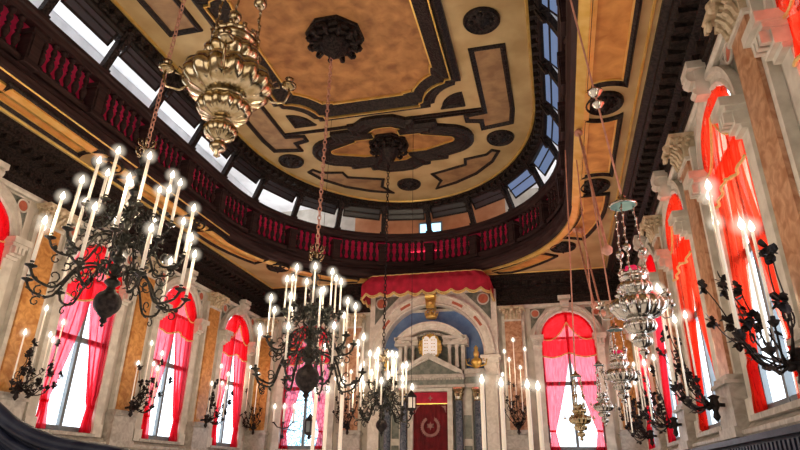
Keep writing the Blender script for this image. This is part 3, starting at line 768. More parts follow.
for s in (-1, 1):
    x0, x1 = sorted((s * 1.12, s * 1.72)); box(b, x0, x1, -.62, 0, 2.62, 2.74); box(b, x0, x1, -.6, 0, 2.96, 3.04); box(b, x0, x1 + (.06 if s > 0 else 0), -.66, 0, 3.04, 3.2)
obj('entablature', b, 'grey_marble', ark)
b = NB(); box(b, -1.1, 1.1, -.71, 0, 2.70, 2.86); box(b, -1.7, 1.7, -.57, 0, 2.74, 2.96); obj('frieze', b, 'green_stone', ark)
b = NB()
for k in range(26): box(b, -1.12 + k * .088, -1.08 + k * .088, -.80, -.70, 2.86, 2.91)
obj('dentils', b, 'white_stone', ark)
b = NB(); prism(b, [(-1.08, 3.02), (0, 3.58), (1.08, 3.02), (1.08, 3.13), (0, 3.71), (-1.08, 3.13)], fn2, .3, .86); prism(b, [(-.88, 3.08), (0, 3.52), (0, 3.58), (-1.02, 3.05)], fn2, .3, .80); prism(b, [(.88, 3.08), (0, 3.52), (0, 3.58), (1.02, 3.05)], fn2, .3, .80)
obj('pediment', b, 'white_stone', ark)
b = NB(); prism(b, [(-1.0, 3.02), (0, 3.56), (1.0, 3.02)], fn2, .1, .68); obj('pediment_panel', b, 'green_stone', ark)
# posts beside the doorway, back
b = NB()
for s in (-1, 1):
    x0, x1 = sorted((s * .56, s * .72)); box(b, x0, x1, -.62, 0, -.3, 2.62); x0, x1 = sorted((s * 1.02, s * 1.32)); box(b, x0, x1, -.42, 0, -.3, 2.62)
box(b, -.56, .56, -.62, 0, 2.52, 2.62)
obj('door_surround', b, 'white_stone', ark)
for s in (-1, 1):
    b = NB()
    x0, x1 = sorted((s * 1.05, s * 1.29))
    for z in (.2, 1.1): prism(b, [(x0, z), (x1, z), (x1, z + .7), (x0, z + .7)], fn2, .42, .44)
    x0, x1 = sorted((s * .73, s * 1.7)); box(b, x0, x1, -.3, 0, -.3, 2.62)
    obj('side_panel', b, 'green_stone', ark)
def fcur(u, v): return (-.56 + 1.12 * u, -.50 + .02 * sin(u * 40), 2.5 - 2.8 * v)
b = NB(); grid(b, fcur, 60, 4); dc = obj('door_curtain', b, 'ark_red', ark, smooth=True)
b = NB(); grid(b, lambda u, v: (-.56 + 1.12 * u, -.54, 2.5 - .36 * v), 4, 2); band(b, [(-.56, 2.13), (.56, 2.13)], [(0, .54), (0, .56), (-.03, .56), (-.03, .54)], False, fn2, mi=1)
obj('pelmet', b, ['crimson', 'gold'], dc)
b = NB(); band(b, arc(0, 1.45, .27, radians(-240), radians(60), 30), [(-.05, .545), (-.05, .56), (.03, .56), (.03, .545)], False, fn2)
for k in range(26):
    a = radians(-240 + 300 * k / 25); c_ = (.0 + .28 * cos(a), 1.45 + .28 * sin(a))
    prism(b, [(c_[0] + .06 * cos(a + .6), c_[1] + .06 * sin(a + .6)), (c_[0] + .015 * cos(a + 2), c_[1] + .015 * sin(a + 2)), (c_[0] - .05 * cos(a + .6), c_[1] - .05 * sin(a + .6)), (c_[0] - .015 * cos(a + 2), c_[1] - .015 * sin(a + 2))], fn2, .55, .565)
st = [((.13 if k % 2 == 0 else .06) * sin(pi * k / 6), 1.48 + (.13 if k % 2 == 0 else .06) * cos(pi * k / 6)) for k in range(12)]
prism(b, st, fn2, .545, .56)
obj('wreath', b, 'pale_embroidery', dc); b = NB()
st = [((.09 if k % 2 == 0 else .035) * sin(pi * k / 4), 2.32 + (.10 if k % 2 == 0 else .035) * cos(pi * k / 4)) for k in range(8)]
prism(b, st, fn2, .55, .565)
obj('flower', b, 'pale_embroidery', dc); b = NB()
for s in (-1, 1): prism(b, [(s * .50, 2.08), (s * .34, 2.08), (s * .44, 2.0), (s * .50, 1.86)], fn2, .54, .56)
obj('corner_embroidery', b, 'pale_embroidery', dc)
# upper aedicule with segmental pediment
up = empty('tablet_shrine', (AX, YE - .06, 0), label='small marble shrine with curved pediment above the ark', cat='shrine')
b = NB(); band(b, arc(0, 3.3, 1.24, radians(143), radians(37), 24), [(0, .05), (0, .50), (-.05, .56), (-.17, .56), (-.20, .62), (-.26, .62), (-.26, .05)], False, fn2)
obj('curved_pediment', b, 'cream_marble', up)
for s in (-1, 1):
    b = NB()
    x0, x1 = sorted((s * .42, s * 1.22)); box(b, x0, x1, -.56, 0, 4.02, 4.10); box(b, x0, x1, -.48, 0, 4.10, 4.20); box(b, x0, x1 + .0, -.62, 0, 4.20, 4.30)
    for x in (.62, .86): x_ = s * x; lathe(b, [(.075, 3.3), (.075, 3.36), (.06, 3.4), (.052, 3.9), (.08, 4.02)], 12, (x_, -.4, 0))
    x0, x1 = sorted((s * 1.0, s * 1.12)); box(b, x0, x1, -.35, 0, 3.2, 4.02)
    obj('side_columns', b, 'white_stone', up)
b = NB(); box(b, -1.1, 1.1, -.12, 0, 3.1, 4.1); prism(b, [(-.9, 4.2)] + arc(0, 3.3, 1.25, radians(132), radians(48), 12) + [(.9, 4.2)], fn2, 0, .2); obj('back', b, 'green_stone', up)
b = NB()
for k in range(18):
    a = pi * (k + .5) / 18; c_ = (1.10 * cos(radians(128) - radians(76) * k / 17), 3.32 + 1.10 * sin(radians(128) - radians(76) * k / 17)); ball(b, (c_[0], -.48, c_[1]), .05, 7, 5)
obj('garland', b, 'grey_marble', up)
tab = empty('law_tablets', (AX, YE - .60, 3.95), label='white twin stone tablets in a gold frame above the pediment', cat='tablets')
b = NB()
q = [(.36 * (1 + .16 * sin(k * 2.5)) * cos(2 * pi * k / 24), .42 * (1 + .12 * cos(k * 3.1)) * sin(2 * pi * k / 24)) for k in range(24)]
prism(b, q, fn2, -.04, .02); 
for k in range(14):
    a = 2 * pi * k / 14; ball(b, (.34 * cos(a), -.02, .38 * sin(a)), .065, 8, 5)
obj('gold_frame', b, 'gold', tab)
b = NB()
for s in (-1, 1):
    prism(b, [(s * .005, -.33)] + [(s * .12 + s * .115 * cos(a), .22 + .13 * sin(a)) for a in [pi - pi * i / 8 for i in range(9)]] + [(s * .235, -.33)], fn2, .02, .07)
obj('tablets', b, 'tablet_white', tab)
b = NB()
for s in (-1, 1):
    for j in range(5):
        z = .2 - j * .115
        for g in range(3): box(b, s * .12 - .075 + g * .052, s * .12 - .045 + g * .052, -.078, -.07, z, z + .035)
obj('engraved_lines', b, 'ochre', tab)
cr = empty('gold_crown', (AX + .03, YE - .5, 5.02), label='small gilt crown hanging in the blue niche above the tablets', cat='crown')
b = NB(); lathe(b, [(.17, -.09), (.19, -.05), (.2, 0), (.16, .05), (.02, .16)], 16, gad=.1, gn=8)
for k in range(8):
    a = k * pi / 4; ball(b, (.2 * cos(a), .2 * sin(a), .06), .035, 6, 5); tube(b, [(.2 * cos(a), .2 * sin(a), 0), (.24 * cos(a), .24 * sin(a), .12), (.1 * cos(a), .1 * sin(a), .2)], .016, 5)
ball(b, (0, 0, .2), .04, 8, 6); obj('crown_body', b, 'gold', cr, smooth=True)
for s in (-1, 1):
    u = empty('gilt_urn', (AX + s * 1.5, YE - .5, 3.14), label='gilt two-handled urn on the ark ledge %s of the tablets' % ('left' if s < 0 else 'right'), cat='urn')
    b = NB(); lathe(b, [(.16, 0), (.16, .05), (.07, .1), (.12, .18), (.18, .28), (.15, .38), (.06, .44), (.09, .52), (.09, .6), (.05, .68), (.07, .75), (.01, .84)], 12, gad=.12, gn=6); obj('urn_body', b, 'gold', u, smooth=True)
    for q in (-1, 1):
        b = NB(); tube(b, [(q * .10, 0, .15), (q * .30, 0, .22), (q * .34, 0, .38), (q * .22, 0, .42), (q * .26, 0, .32)], .025, 6)
        obj('urn_handle', b, 'gold', u, smooth=True)
# ------------------------------------------------------------------ candles
def candle_mesh(L, r):
    b = NB(); lathe(b, [(r, 0), (r, L * .98), (r * .5, L)], 8); me = bpy.data.meshes.new('candle'); bmesh.ops.recalc_face_normals(b, faces=b.faces[:]); b.to_mesh(me); b.free(); me.materials.append(MATS['candle_wax']); me.shade_smooth(); return me
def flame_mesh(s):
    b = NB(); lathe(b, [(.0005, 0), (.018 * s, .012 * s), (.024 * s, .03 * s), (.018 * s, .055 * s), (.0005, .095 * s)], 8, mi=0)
    ball(b, (0, 0, .035 * s), .10 * s, 20, 14, mi=1)  # added halo shell imitating the glare of the flame
    me = bpy.data.meshes.new('flame'); bmesh.ops.recalc_face_normals(b, faces=b.faces[:]); b.to_mesh(me); b.free(); me.materials.append(MATS['flame']); me.materials.append(MATS['flame_halo']); me.shade_smooth(); return me
CM = {}; FM = {}
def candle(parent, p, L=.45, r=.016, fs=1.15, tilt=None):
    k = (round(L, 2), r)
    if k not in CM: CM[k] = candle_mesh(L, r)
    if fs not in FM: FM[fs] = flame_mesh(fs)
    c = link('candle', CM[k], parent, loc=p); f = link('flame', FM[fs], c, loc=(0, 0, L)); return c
def lamp(p, power, col=(1, .78, .52), r=.0, name='candle_light'):
    l = bpy.data.lights.new(name, 'POINT'); l.energy = power; l.color = col; l.shadow_soft_size = r
    o = bpy.data.objects.new(name, l); COL.objects.link(o); o.location = p
    o.visible_camera = True
    return o
def leaf(bm, p, d, s, mi=0):
    """small lobed leaf standing on stem point p pointing along d"""
    d = Vector(d).normalized(); a = d.cross(Vector((.3, .2, 1))).normalized(); n = d.cross(a)
    o = Vector(p); V = []
    for t, w in ((0, .04), (.2, .34), (.34, .18), (.5, .42), (.66, .2), (.8, .26), (1, 0)):
        V.append((t, w))
    pts = [o + d * s * t + a * s * w + n * s * .12 * sin(t * 3) for t, w in V] + [o + d * s * t - a * s * w + n * s * .12 * sin(t * 3) for t, w in V[-2::-1]]
    f = bm.faces.new([bm.verts.new(q) for q in pts]); f.material_index = mi
    bmesh.ops.triangulate(bm, faces=[f])
# ------------------------------------------------------------------ brass chandeliers
def chandelier(loc, label, tiers, ball_r, chain_top, H, cl, cr_=.016, mt='bronze', fs=1.15, leaves=True, seed=1, chain_mat='copper_cloth', tilt=0):
    """loc = centre of the bottom ball; tiers: (z, radius, n, arm root z, phase)"""
    rnd = random.Random(seed)
    t = empty('brass_chandelier', loc, label=label, cat='chandelier')
    b = NB(); R = ball_r
    lathe(b, [(.002, -R * 1.9), (R * .16, -R * 1.75), (R * .1, -R * 1.6), (R * .28, -R * 1.4), (R * .2, -R * 1.2), (R * .5, -R * .95)] + [(R * sin(a), -R * cos(a)) for a in [radians(q) for q in range(35, 160, 12)]] + [(R * .35, R * 1.05)], 20)
    obj('ball', b, 'black_iron' if mt == 'bronze' else mt, t, smooth=True)
    b = NB(); prof = [(R * .35, R)]; z = R * 1.05; k = 0
    while z < H - .1:
        for rr, dz in ((.30, .04), (.62, .05), (.62, .03), (.28, .05), (.22, .06), (.42, .05), (.5, .04), (.3, .05)):
            z += dz * (H / 2.4); prof.append((R * rr * (1 - .25 * z / H), z))
    prof.append((.01, z + .03)); lathe(b, prof, 14); obj('stem', b, mt, t, smooth=True)
    for (tz, tr, n, rz0, ph) in tiers:
        for k in range(n):
            a = 2 * pi * (k + ph) / n + rnd.uniform(-.05, .05); c, s = cos(a), sin(a)
            P = lambda r, z: (r * c, r * s, z)
            r_ = tr * rnd.uniform(.95, 1.03); zz = tz + rnd.uniform(-.03, .03)
            b = NB()
            path = [(.05, rz0), (.22, rz0 + .10), (.40, rz0 + .06), (.52, rz0 - .08), (.66, zz - .16), (.82, zz - .17), (.94, zz - .11), (1., zz)]
            # smooth
            pp = []
            for i in range(len(path) - 1):
                p0 = path[max(i - 1, 0)]; p1 = path[i]; p2 = path[i + 1]; p3 = path[min(i + 2, len(path) - 1)]
                for q in (0, .33, .66):
                    f = lambda A, B, C, D: .5 * ((2 * B) + (-A + C) * q + (2 * A - 5 * B + 4 * C - D) * q * q + (-A + 3 * B - 3 * C + D) * q ** 3)
                    pp.append((f(p0[0], p1[0], p2[0], p3[0]), f(p0[1], p1[1], p2[1], p3[1])))
            pp.append(path[-1])
            tube(b, [P(x * r_, z) for x, z in pp], .019 if tr > .6 else .016, 6)
            # scrolls
            for (cx, cz, rr, s0, sg) in ((.28, rz0 + .0, .11, 1.3, 1), (.46, rz0 - .10, .10, 1.3, 1), (.60, rz0 + .06, .08, -1., -1), (.72, zz - .03, .095, -1.5, -1), (.84, zz - .27, .075, 1.6, -1)):
                sp = [P(cx * r_ + (rr * (1 - .1 * q)) * cos(s0 + sg * q * .75), cz + (rr * (1 - .1 * q)) * sin(s0 + sg * q * .75)) for q in range(9)]
                tube(b, sp, .013, 5, r2=.008)
            if leaves:
                for q in range(9):
                    x, z = pp[3 + q * 2]; leaf(b, P(x * r_, z), (c * rnd.uniform(-1, 1) - s * rnd.uniform(-1, 1), s * rnd.uniform(-1, 1) + c * rnd.uniform(-1, 1), rnd.uniform(-1, 1)), .085)
            ar = obj('arm', b, mt, t)
            b = NB(); lathe(b, [(.012, -.02), (.03, 0), (.075, .02), (.08, .035), (.03, .03), (.022, .06), (.03, .09), (.02, .095)], 12, P(r_, zz)); obj('drip_cup', b, mt, ar, smooth=True)
            candle(t, P(r_, zz + .05), cl * rnd.choice((.86, 1, 1.08)), cr_, fs)
    b = NB(); lathe(b, [(.02, H), (.06, H + .03), (.03, H + .08), (.05, H + .14), (.015, H + .2)], 10)
    for k in range(6):
        a = k * pi / 3
        for sg, zz in ((1, 0), (1, .16)):
            tube(b, [(.03 * cos(a), .03 * sin(a), H + .02 + zz), (.13 * cos(a), .13 * sin(a), H + .05 + zz), (.16 * cos(a), .16 * sin(a), H + .13 + zz), (.10 * cos(a), .10 * sin(a), H + .16 + zz), (.09 * cos(a), .09 * sin(a), H + .11 + zz)], .013, 5)
    obj('crown', b, 'old_brass', t, smooth=True)
    b = NB(); z = H + .2; top = chain_top - loc[2]; k = 0; step = .095
    while z < top:
        q = k % 2; ring = []
        for i in range(10):
            a = 2 * pi * i / 10; x = .034 * cos(a); zz = z + .045 + .062 * sin(a); ring.append((x, 0, zz) if q else (0, x, zz))
        tube(b, ring, .0115, 4, closed=True); z += step; k += 1
    obj('chain', b, chain_mat, t)
    if tilt: t.rotation_euler = (0, radians(tilt), 0)
    return t
chandelier((-6.12, 6.95, 2.23), 'large bronze chandelier with dark lower ball hanging on the left', [(.20, 1.08, 9, .40, .2), (.78, .90, 9, .90, .6), (1.35, .60, 8, 1.36, .1)], .19, ZU, 2.35, .66, .024, fs=1.4, seed=3, tilt=2.5)
chandelier((-4.18, 9.83, 1.56), 'bronze chandelier with pierced ball hanging in the centre before the far left window', [(.04, .98, 8, .34, .05), (.62, .80, 9, .74, .5), (1.14, .50, 9, 1.16, .3)], .215, ZU - .6, 2.15, .62, .017, fs=1.35, seed=5)
chandelier((-4.17, 14.6, 1.15), 'smaller bronze chandelier hanging just left of the ark', [(.28, .72, 8, .4, .3), (.66, .60, 8, .7, .0), (1.0, .34, 6, .95, .4)], .14, ZU - .6, 1.5, .62, .02, fs=1.7, seed=8, chain_mat='black_iron')
for (x, y, z, rr) in ((-6.05, 6.95, 2.23, 1.0), (-4.18, 9.83, 1.56, .85), (-4.17, 14.6, 1.15, .62)):
    for k in range(5):
        a = 2 * pi * k / 5 + .3
        lamp((x + rr * 1.15 * cos(a), y + rr * 1.15 * sin(a), z + .95 + .45 * (k % 3)), 55 if y > 12 else 34)
# ------------------------------------------------------------------ hanging silver lamps
def hanging_lamp(loc, s, label, m='silver', crown_h=1.25, rope=None, arms=4, seed=0, ruby=False):
    """loc = widest point of the body, s = body radius"""
    t = empty('hanging_lamp', loc, label=label, cat='lamp')
    b = NB()
    prof = [(.01, -2.0), (.08, -1.95), (.05, -1.88), (.16, -1.8), (.2, -1.7), (.1, -1.6), (.14, -1.55), (.32, -1.45), (.38, -1.28), (.28, -1.12), (.16, -1.05), (.22, -1.0), (.5, -.92), (.60, -.74), (.58, -.57), (.42, -.46), (.5, -.42), (.78, -.34), (.95, -.14), (1.0, .04), (.94, .24), (.78, .40), (.56, .48), (.48, .52), (.50, .58), (.62, .68), (.66, .84), (.58, 1.0), (.46, 1.06), (.44, 1.1), (.52, 1.16), (.56, 1.26), (.48, 1.34)]
    P = [(r * s, z * s) for r, z in prof]
    lathe(b, P, 112, gad=.14, gn=14, gfn=lambda j: {17: .10, 18: .15, 19: .16, 20: .15, 21: .10, 12: .10, 13: .13, 14: .10, 7: .08, 8: .12, 25: .08, 26: .12, 27: .08}.get(j, .0))
    obj('body', b, m, t, smooth=True)
    b = NB()
    lathe(b, [(.46 * s, 1.3 * s), (.54 * s, 1.36 * s), (.50 * s, 1.42 * s), (.40 * s, 1.38 * s)], 60, gad=.12, gn=10, cap=False)
    for k in range(10):
        a = 2 * pi * k / 10; c, q = cos(a), sin(a)
        tube(b, [(.44 * s * c, .44 * s * q, 1.34 * s), (.56 * s * c, .56 * s * q, 1.46 * s), (.44 * s * c, .44 * s * q, 1.56 * s)], .07 * s, 6, r2=.03 * s)
    obj('gallery_rim', b, m, t, smooth=True)
    if ruby:
        b = NB(); lathe(b, [(.2 * s, 1.36 * s), (.3 * s, 1.66 * s), (.22 * s, 1.72 * s)], 10, gad=.3, gn=5); obj('red_glass', b, 'ruby', t, smooth=True)
    for k in range(arms):
        a = 2 * pi * (k + .3) / arms; c, q = cos(a), sin(a)
        b = NB()
        tube(b, [(.8 * s * c, .8 * s * q, -.1 * s), (1.05 * s * c, 1.05 * s * q, -.35 * s), (1.35 * s * c, 1.35 * s * q, -.30 * s), (1.45 * s * c, 1.45 * s * q, -.02 * s), (1.42 * s * c, 1.42 * s * q, .12 * s)], .03 * s, 6)
        tube(b, [(.9 * s * c, .9 * s * q, .12 * s), (1.15 * s * c, 1.15 * s * q, .3 * s), (1.2 * s * c, 1.2 * s * q, .1 * s), (1.08 * s * c, 1.08 * s * q, .08 * s)], .02 * s, 5)
        lathe(b, [(.03 * s, .1 * s), (.17 * s, .16 * s), (.19 * s, .22 * s), (.06 * s, .2 * s), (.07 * s, .34 * s), (.11 * s, .40 * s), (.02 * s, .42 * s)], 10, (1.42 * s * c, 1.42 * s * q, 0))
        obj('arm', b, m, t, smooth=True)
    # chains from the body to the crown plate
    ch = crown_h
    for k in range(3):
        a = 2 * pi * (k + .1) / 3; c, q = cos(a), sin(a); b = NB()
        p0 = Vector((.62 * s * c, .62 * s * q, .7 * s)); p1 = Vector((.40 * s * c, .40 * s * q, ch)); n = int((p1 - p0).length / .045); pts = [p0.lerp(p1, i / n) + Vector((.008 * sin(i * 1.6), .008 * cos(i * 1.6), 0)) for i in range(n + 1)]
        tube(b, pts, .011, 5)
        for i in range(1, n, 2): ball(b, pts[i], .019, 6, 4, sz=1.4)
        pm = p0.lerp(p1, .45); ball(b, pm, .17 * s, 12, 8)
        obj('chain', b, m, t, smooth=True)
    b = NB(); lathe(b, [(.55 * s, ch - .05 * s), (.58 * s, ch), (.40 * s, ch + .08 * s), (.3 * s, ch + .2 * s), (.14 * s, ch + .28 * s), (.16 * s, ch + .4 * s), (.03 * s, ch + .52 * s)], 20, gad=.06, gn=10); obj('crown_plate', b, m, t, smooth=True)
    b = NB(); lathe(b, [(.52 * s, ch - .055 * s), (.1 * s, ch - .02 * s)], 20); obj('crown_lining', b, 'teal_patina', t)
    if rope:
        b = NB(); top = Vector(rope) - Vector(loc); p0 = Vector((0, 0, ch + .5 * s)); tube(b, [p0, p0.lerp(top, .5), top], .014, 6); obj('cord', b, 'copper_cloth', t)
    return t
hanging_lamp((-2.85, 4.2, 3.50), .41, 'large gilded silver lamp with bulging lobes hanging at the top left', 'old_brass', 1.9, rope=(-2.84, 4.2, ZU - .02), arms=4)
hanging_lamp((1.06, 7.5, 1.93), .31, 'silver lamp on twisted chains with a red glass, hanging before the right wall windows', 'silver', 1.38, rope=(.66, 6.8, ZSOF + .01), arms=5, ruby=True)
hanging_lamp((1.12, 11.0, 1.66), .25, 'middle-sized silver lamp hanging behind the larger one on the right', 'silver', .8, rope=(.98, 11.0, ZSOF - .02), arms=4, ruby=True)
hanging_lamp((.82, 11.6, 1.2), .17, 'small silver lamp lowest in front of the far right curtain edge', 'silver', .75, rope=(.85, 11.6, ZSOF - .02), arms=4)
hanging_lamp((.38, 11.2, .95), .18, 'small brass lamp hanging in the middle of the far right window', 'old_brass', .75, rope=(.62, 11.2, ZSOF + .0), arms=5)
def weight(p, label, r=.07):
    t = empty('counterweight_ball', p, label=label, cat='weight'); b = NB(); lathe(b, [(.01, -r * .9), (r * .6, -r * .7), (r, -r * .1), (r * 1.2, .0), (r * 1.2, .02), (r * .8, r * .45), (r * .3, r * .7), (.01, r * .8)], 16); obj('ball', b, 'silver', t, smooth=True)
    b = NB(); lathe(b, [(.018, r * .7), (.022, r * .9), (.012, r * 1.1)], 8); obj('eyelet', b, 'copper_cloth', t)
weight((.87, 7.16, 4.87), 'upper silver ball on the pink cord before the soffit rosette', .085)
weight((.89, 7.20, 4.70), 'lower silver ball just under another on the pink cord', .07)
# slanting pink pulley ropes
rp = [((.85, 10.4, 6.27), (.90, 8.5, 3.07), 'long slanting pink rope left of the hanging silver lamp', .022), ((.89, 15.46, 6.27), (.97, 13., 3.46), 'left rope of the far pink pair before the right window', .022), ((1.03, 15.5, 6.27), (1.12, 13.1, 3.3), 'right rope of the far pink pair before the right window', .022)]
for p1, p0, la, r in rp:
    t = empty('pulley_rope', p0, label=la, cat='rope'); d = Vector(p1) - Vector(p0)
    b = NB(); tube(b, [(0, 0, 0), d * .5, d + Vector((0, 0, .03))], r, 6); obj('rope', b, 'copper_cloth', t)
    for q, nm_ in ((0, 'lower_pulley'), (.97, 'upper_pulley')):
        b = NB(); lathe(b, [(.01, -.09), (.07, -.05), (.08, .02), (.03, .07)], 12, tuple(d * q)); obj(nm_, b, 'copper_cloth', t, smooth=True)
# ------------------------------------------------------------------ foliage wall sconces
def sconce(org, rz, label, cands, z0, seed, hgt=1.1, spread=.5, lit=True, group=None, lp=10, nleaf=1.):
    """cands: (u along wall, out from wall, base z, length)"""
    rnd = random.Random(seed)
    t = empty('candle_sconce', (org[0], org[1], z0), rz, label=label, cat='sconce', group=group)
    b = NB(); lathe(b, [(.01, -.22), (.05, -.16), (.03, -.08), (.07, 0), (.05, .08), (.08, .12), (.02, .15)], 12, (0, -.2, 0), gad=.2, gn=6)
    ball(b, (0, -.28, -.02), .05, 10, 6); tube(b, [(0, -.02, 0), (0, -.3, .02)], .03, 6); obj('bracket', b, 'black_iron', t, smooth=True)
    for (u, o, cz, L) in cands:
        b = NB(); e = Vector((u, -o, cz - z0)); s = Vector((0, -.3, 0)); m1 = s.lerp(e, .35) + Vector((rnd.uniform(-.1, .1), -.05, -.18)); m2 = s.lerp(e, .75) + Vector((rnd.uniform(-.1, .1), 0, -.14))
        pts = []
        for i in range(13):
            q = i / 12; p = s * (1 - q) ** 3 + m1 * 3 * q * (1 - q) ** 2 + m2 * 3 * q * q * (1 - q) + e * q ** 3; pts.append(p)
        tube(b, pts, .014, 5, r2=.010)
        for i in (3, 5, 7, 9, 11):
            leaf(b, pts[i], (rnd.uniform(-1, 1), rnd.uniform(-1, 1), rnd.uniform(-.6, 1)), rnd.uniform(.07, .11))
        ar = obj('branch', b, 'black_iron', t)
        b = NB(); lathe(b, [(.01, -.03), (.04, 0), (.055, .03), (.02, .035), (.022, .07)], 10, e); obj('drip_cup', b, 'black_iron', ar)
        candle(t, (e.x, e.y, e.z + .04), L, .014, 1.25)
    # upright leafy tendrils
    nb = 7
    for k in range(nb):
        b = NB(); u = spread * (-1 + 2 * (k + rnd.random() * .6) / (nb - .4)); o = rnd.uniform(.15, .6); h = hgt * rnd.uniform(.25, 1.); ph = rnd.random() * 6
        pts = [Vector((u * q + .09 * sin(q * 7 + ph), -.22 - o * q ** .8, h * (q ** 1.2) - .12 * sin(q * 3))) for q in [i / 16 for i in range(17)]]
        tube(b, pts, .012, 5, r2=.006)
        sp = [pts[9] + Vector((.09 * (1 - i * .08) * cos(i * .7 + ph), 0, .09 * (1 - i * .08) * sin(i * .7 + ph))) for i in range(9)]; tube(b, sp, .008, 4)
        for i in range(3, 16, 3):
            leaf(b, pts[i], (rnd.uniform(-1, 1), rnd.uniform(-1, .4), rnd.uniform(-.7, 1)), rnd.uniform(.06, .10))
        for c_ in (pts[-1], pts[10] + Vector((.06, -.04, .05))):
            for i in range(6):
                a = i * pi / 3 + ph; leaf(b, c_, (cos(a), rnd.uniform(-.8, .2), sin(a)), rnd.uniform(.075, .11) * nleaf)
            ball(b, c_, .022, 6, 5)
        obj('leafy_branch', b, 'black_iron', t)
    if lit:
        f = Matrix.Rotation(rz, 3, 'Z') @ Vector((0, -.95, 0)); lamp((org[0] + f.x, org[1] + f.y, z0 + 1.5), lp)
    return t
RC = [(.15, .70, 1.25, 1.35), (.55, .80, 1.15, 1.38), (.95, .72, .95, 1.0), (-.35, .55, 1.3, 1.2), (.35, .45, 1.3, .85)]
rl = ['dark leafy wall sconce beside the nearest bright window at the right edge', 'leafy dark sconce on the right wall, second from the camera', 'leafy dark sconce on the right wall, third from the camera', 'leafy dark sconce on the right wall, fourth from the camera']
for k in range(1, 5):
    y = YA + (k - 1.5) * PITCH
    sconce((XR - .17, y), -pi / 2, rl[k - 1], RC, 1.0, 30 + k, hgt=1.15, spread=.95, nleaf=1.15)
LC = [(-.15, .55, 1.75, 1.15), (.2, .45, 1.55, .9), (-.45, .5, 1.5, .85), (.4, .5, 1.5, 1.25), (.05, .7, 1.45, .85)]
ll = ['dark leafy wall sconce at the lower left edge left of the white window', 'leafy dark sconce on the pilaster between the second and third left windows', 'leafy dark sconce on the pilaster between the two farthest left windows']
for k in range(2, 5):
    y = YA + (k - 1.5) * PITCH
    sconce((XL + .17, y), pi / 2, ll[k - 2], LC, 1.45, 50 + k, hgt=1.2, spread=.55)
EC = [(.0, .45, 2.3, 1.7), (-.3, .4, 2.2, 1.45), (.35, .4, 2.2, 1.5), (-.15, .6, 1.9, 1.45), (.18, .6, 1.8, 1.3), (-.38, .55, 1.9, 1.0)]
for dx, la in ((-6.15, 'in the far left corner of the hall'), (-2.77, 'on the far wall pilaster left of the altar'), (2.77, 'on the far wall pilaster right of the altar'), (6.1, 'in the far right corner of the hall')):
    sconce((XC + dx, YE - .17), 0, 'leafy iron sconce with long lit candles ' + la, EC if abs(dx) < 4 else EC[3:], 1.45, int(60 + dx), hgt=1.4, spread=.45)
# ------------------------------------------------------------------ tall altar candles on floor stands
def unproj(u, v, y):
    return None
def floor_candle(p, zt, L, label):
    t = empty('floor_candlestick', (p[0], p[1], ZF), label=label, cat='candlestick', group='tall white candles on floor stands')
    H = zt - L - ZF
    b = NB(); lathe(b, [(.16, 0), (.16, .04), (.08, .08), (.04, .16), (.06, .26), (.03, .36), (.03, H - .25), (.06, H - .18), (.03, H - .1), (.09, H - .02), (.09, H), (.02, H)], 14); obj('stand', b, 'old_brass', t, smooth=True)
    candle(t, (0, 0, H), L, .042, 1.9)
TC = [((-1.41, 12.2), 1.75, 'first tall white candle right of the ark'), ((-1.03, 12.2), 1.68, 'second tall white candle from the ark, right of it'), ((-.52, 12.2), 1.64, 'third tall white candle from the ark, before the right pilaster'), ((-.32, 12.2), 1.60, 'fourth tall white candle from the ark, beside the right window'),
      ((-4.96, 12.2), 1.62, 'tall white candle before the far left window, leftmost of three'), ((-4.70, 12.2), 1.63, 'tall white candle before the far left window, middle of three'), ((-4.36, 12.2), 1.77, 'tall white candle right of the far left window, rightmost of three')]
for p, z, la in TC: floor_candle(p, z, 2.0, la)
# small lanterns near the ark
for (x, y, z, la) in ((-5.3, 12.8, .95, 'small black lantern hanging below the centre chandelier'), (-3.15, 13.4, 1.50, 'small glass lantern hanging left of the ark curtain')):
    t = empty('lantern', (x, y, z), label=la, cat='lantern')
    b = NB(); lathe(b, [(.01, -.24), (.05, -.2), (.03, -.16), (.11, -.12), (.12, -.09)], 6); lathe(b, [(.12, .14), (.13, .17), (.06, .24), (.02, .3)], 6)
    for k in range(6): a = k * pi / 3; tube(b, [(.11 * cos(a), .11 * sin(a), -.1), (.11 * cos(a), .11 * sin(a), .15)], .012, 4)
    tube(b, [(0, 0, .28), (0, 0, (ZU if x > -5 else ZU) - z - .02)], .006, 4); obj('cage', b, 'black_iron', t)
    b = NB(); lathe(b, [(.09, -.1), (.09, .14)], 6); obj('glass', b, 'candle_wax' if x > -5 else 'window_grey', t)
# three-light bracket before the far left window
t = empty('candle_sconce', (-8.63, 18.6, 1.42), label='small three-candle bracket in front of the far left curtain', cat='sconce')
b = NB(); tube(b, [(-.35, 0, .15), (-.2, 0, 0), (0, 0, -.05), (.2, 0, 0), (.35, 0, .15)], .02, 6); tube(b, [(0, 0, -.3), (0, 0, .15)], .025, 6); ball(b, (0, 0, -.3), .06, 8, 6); tube(b, [(0, 0, -.05), (0, 1.15, -.05)], .02, 5)
for x in (-.35, 0, .35): lathe(b, [(.02, .12), (.07, .15), (.02, .16)], 10, (x, 0, 0))
obj('bracket', b, 'black_iron', t)
for x in (-.35, 0, .35): candle(t, (x, 0, .16), .42, .03, 1.6)
# ------------------------------------------------------------------ foreground carved pew end, bottom left
pew = empty('carved_pew_end', (-2.05, 2.3, ZF), label='dark carved curved pew end in the lower left corner', cat='pew')
b = NB()
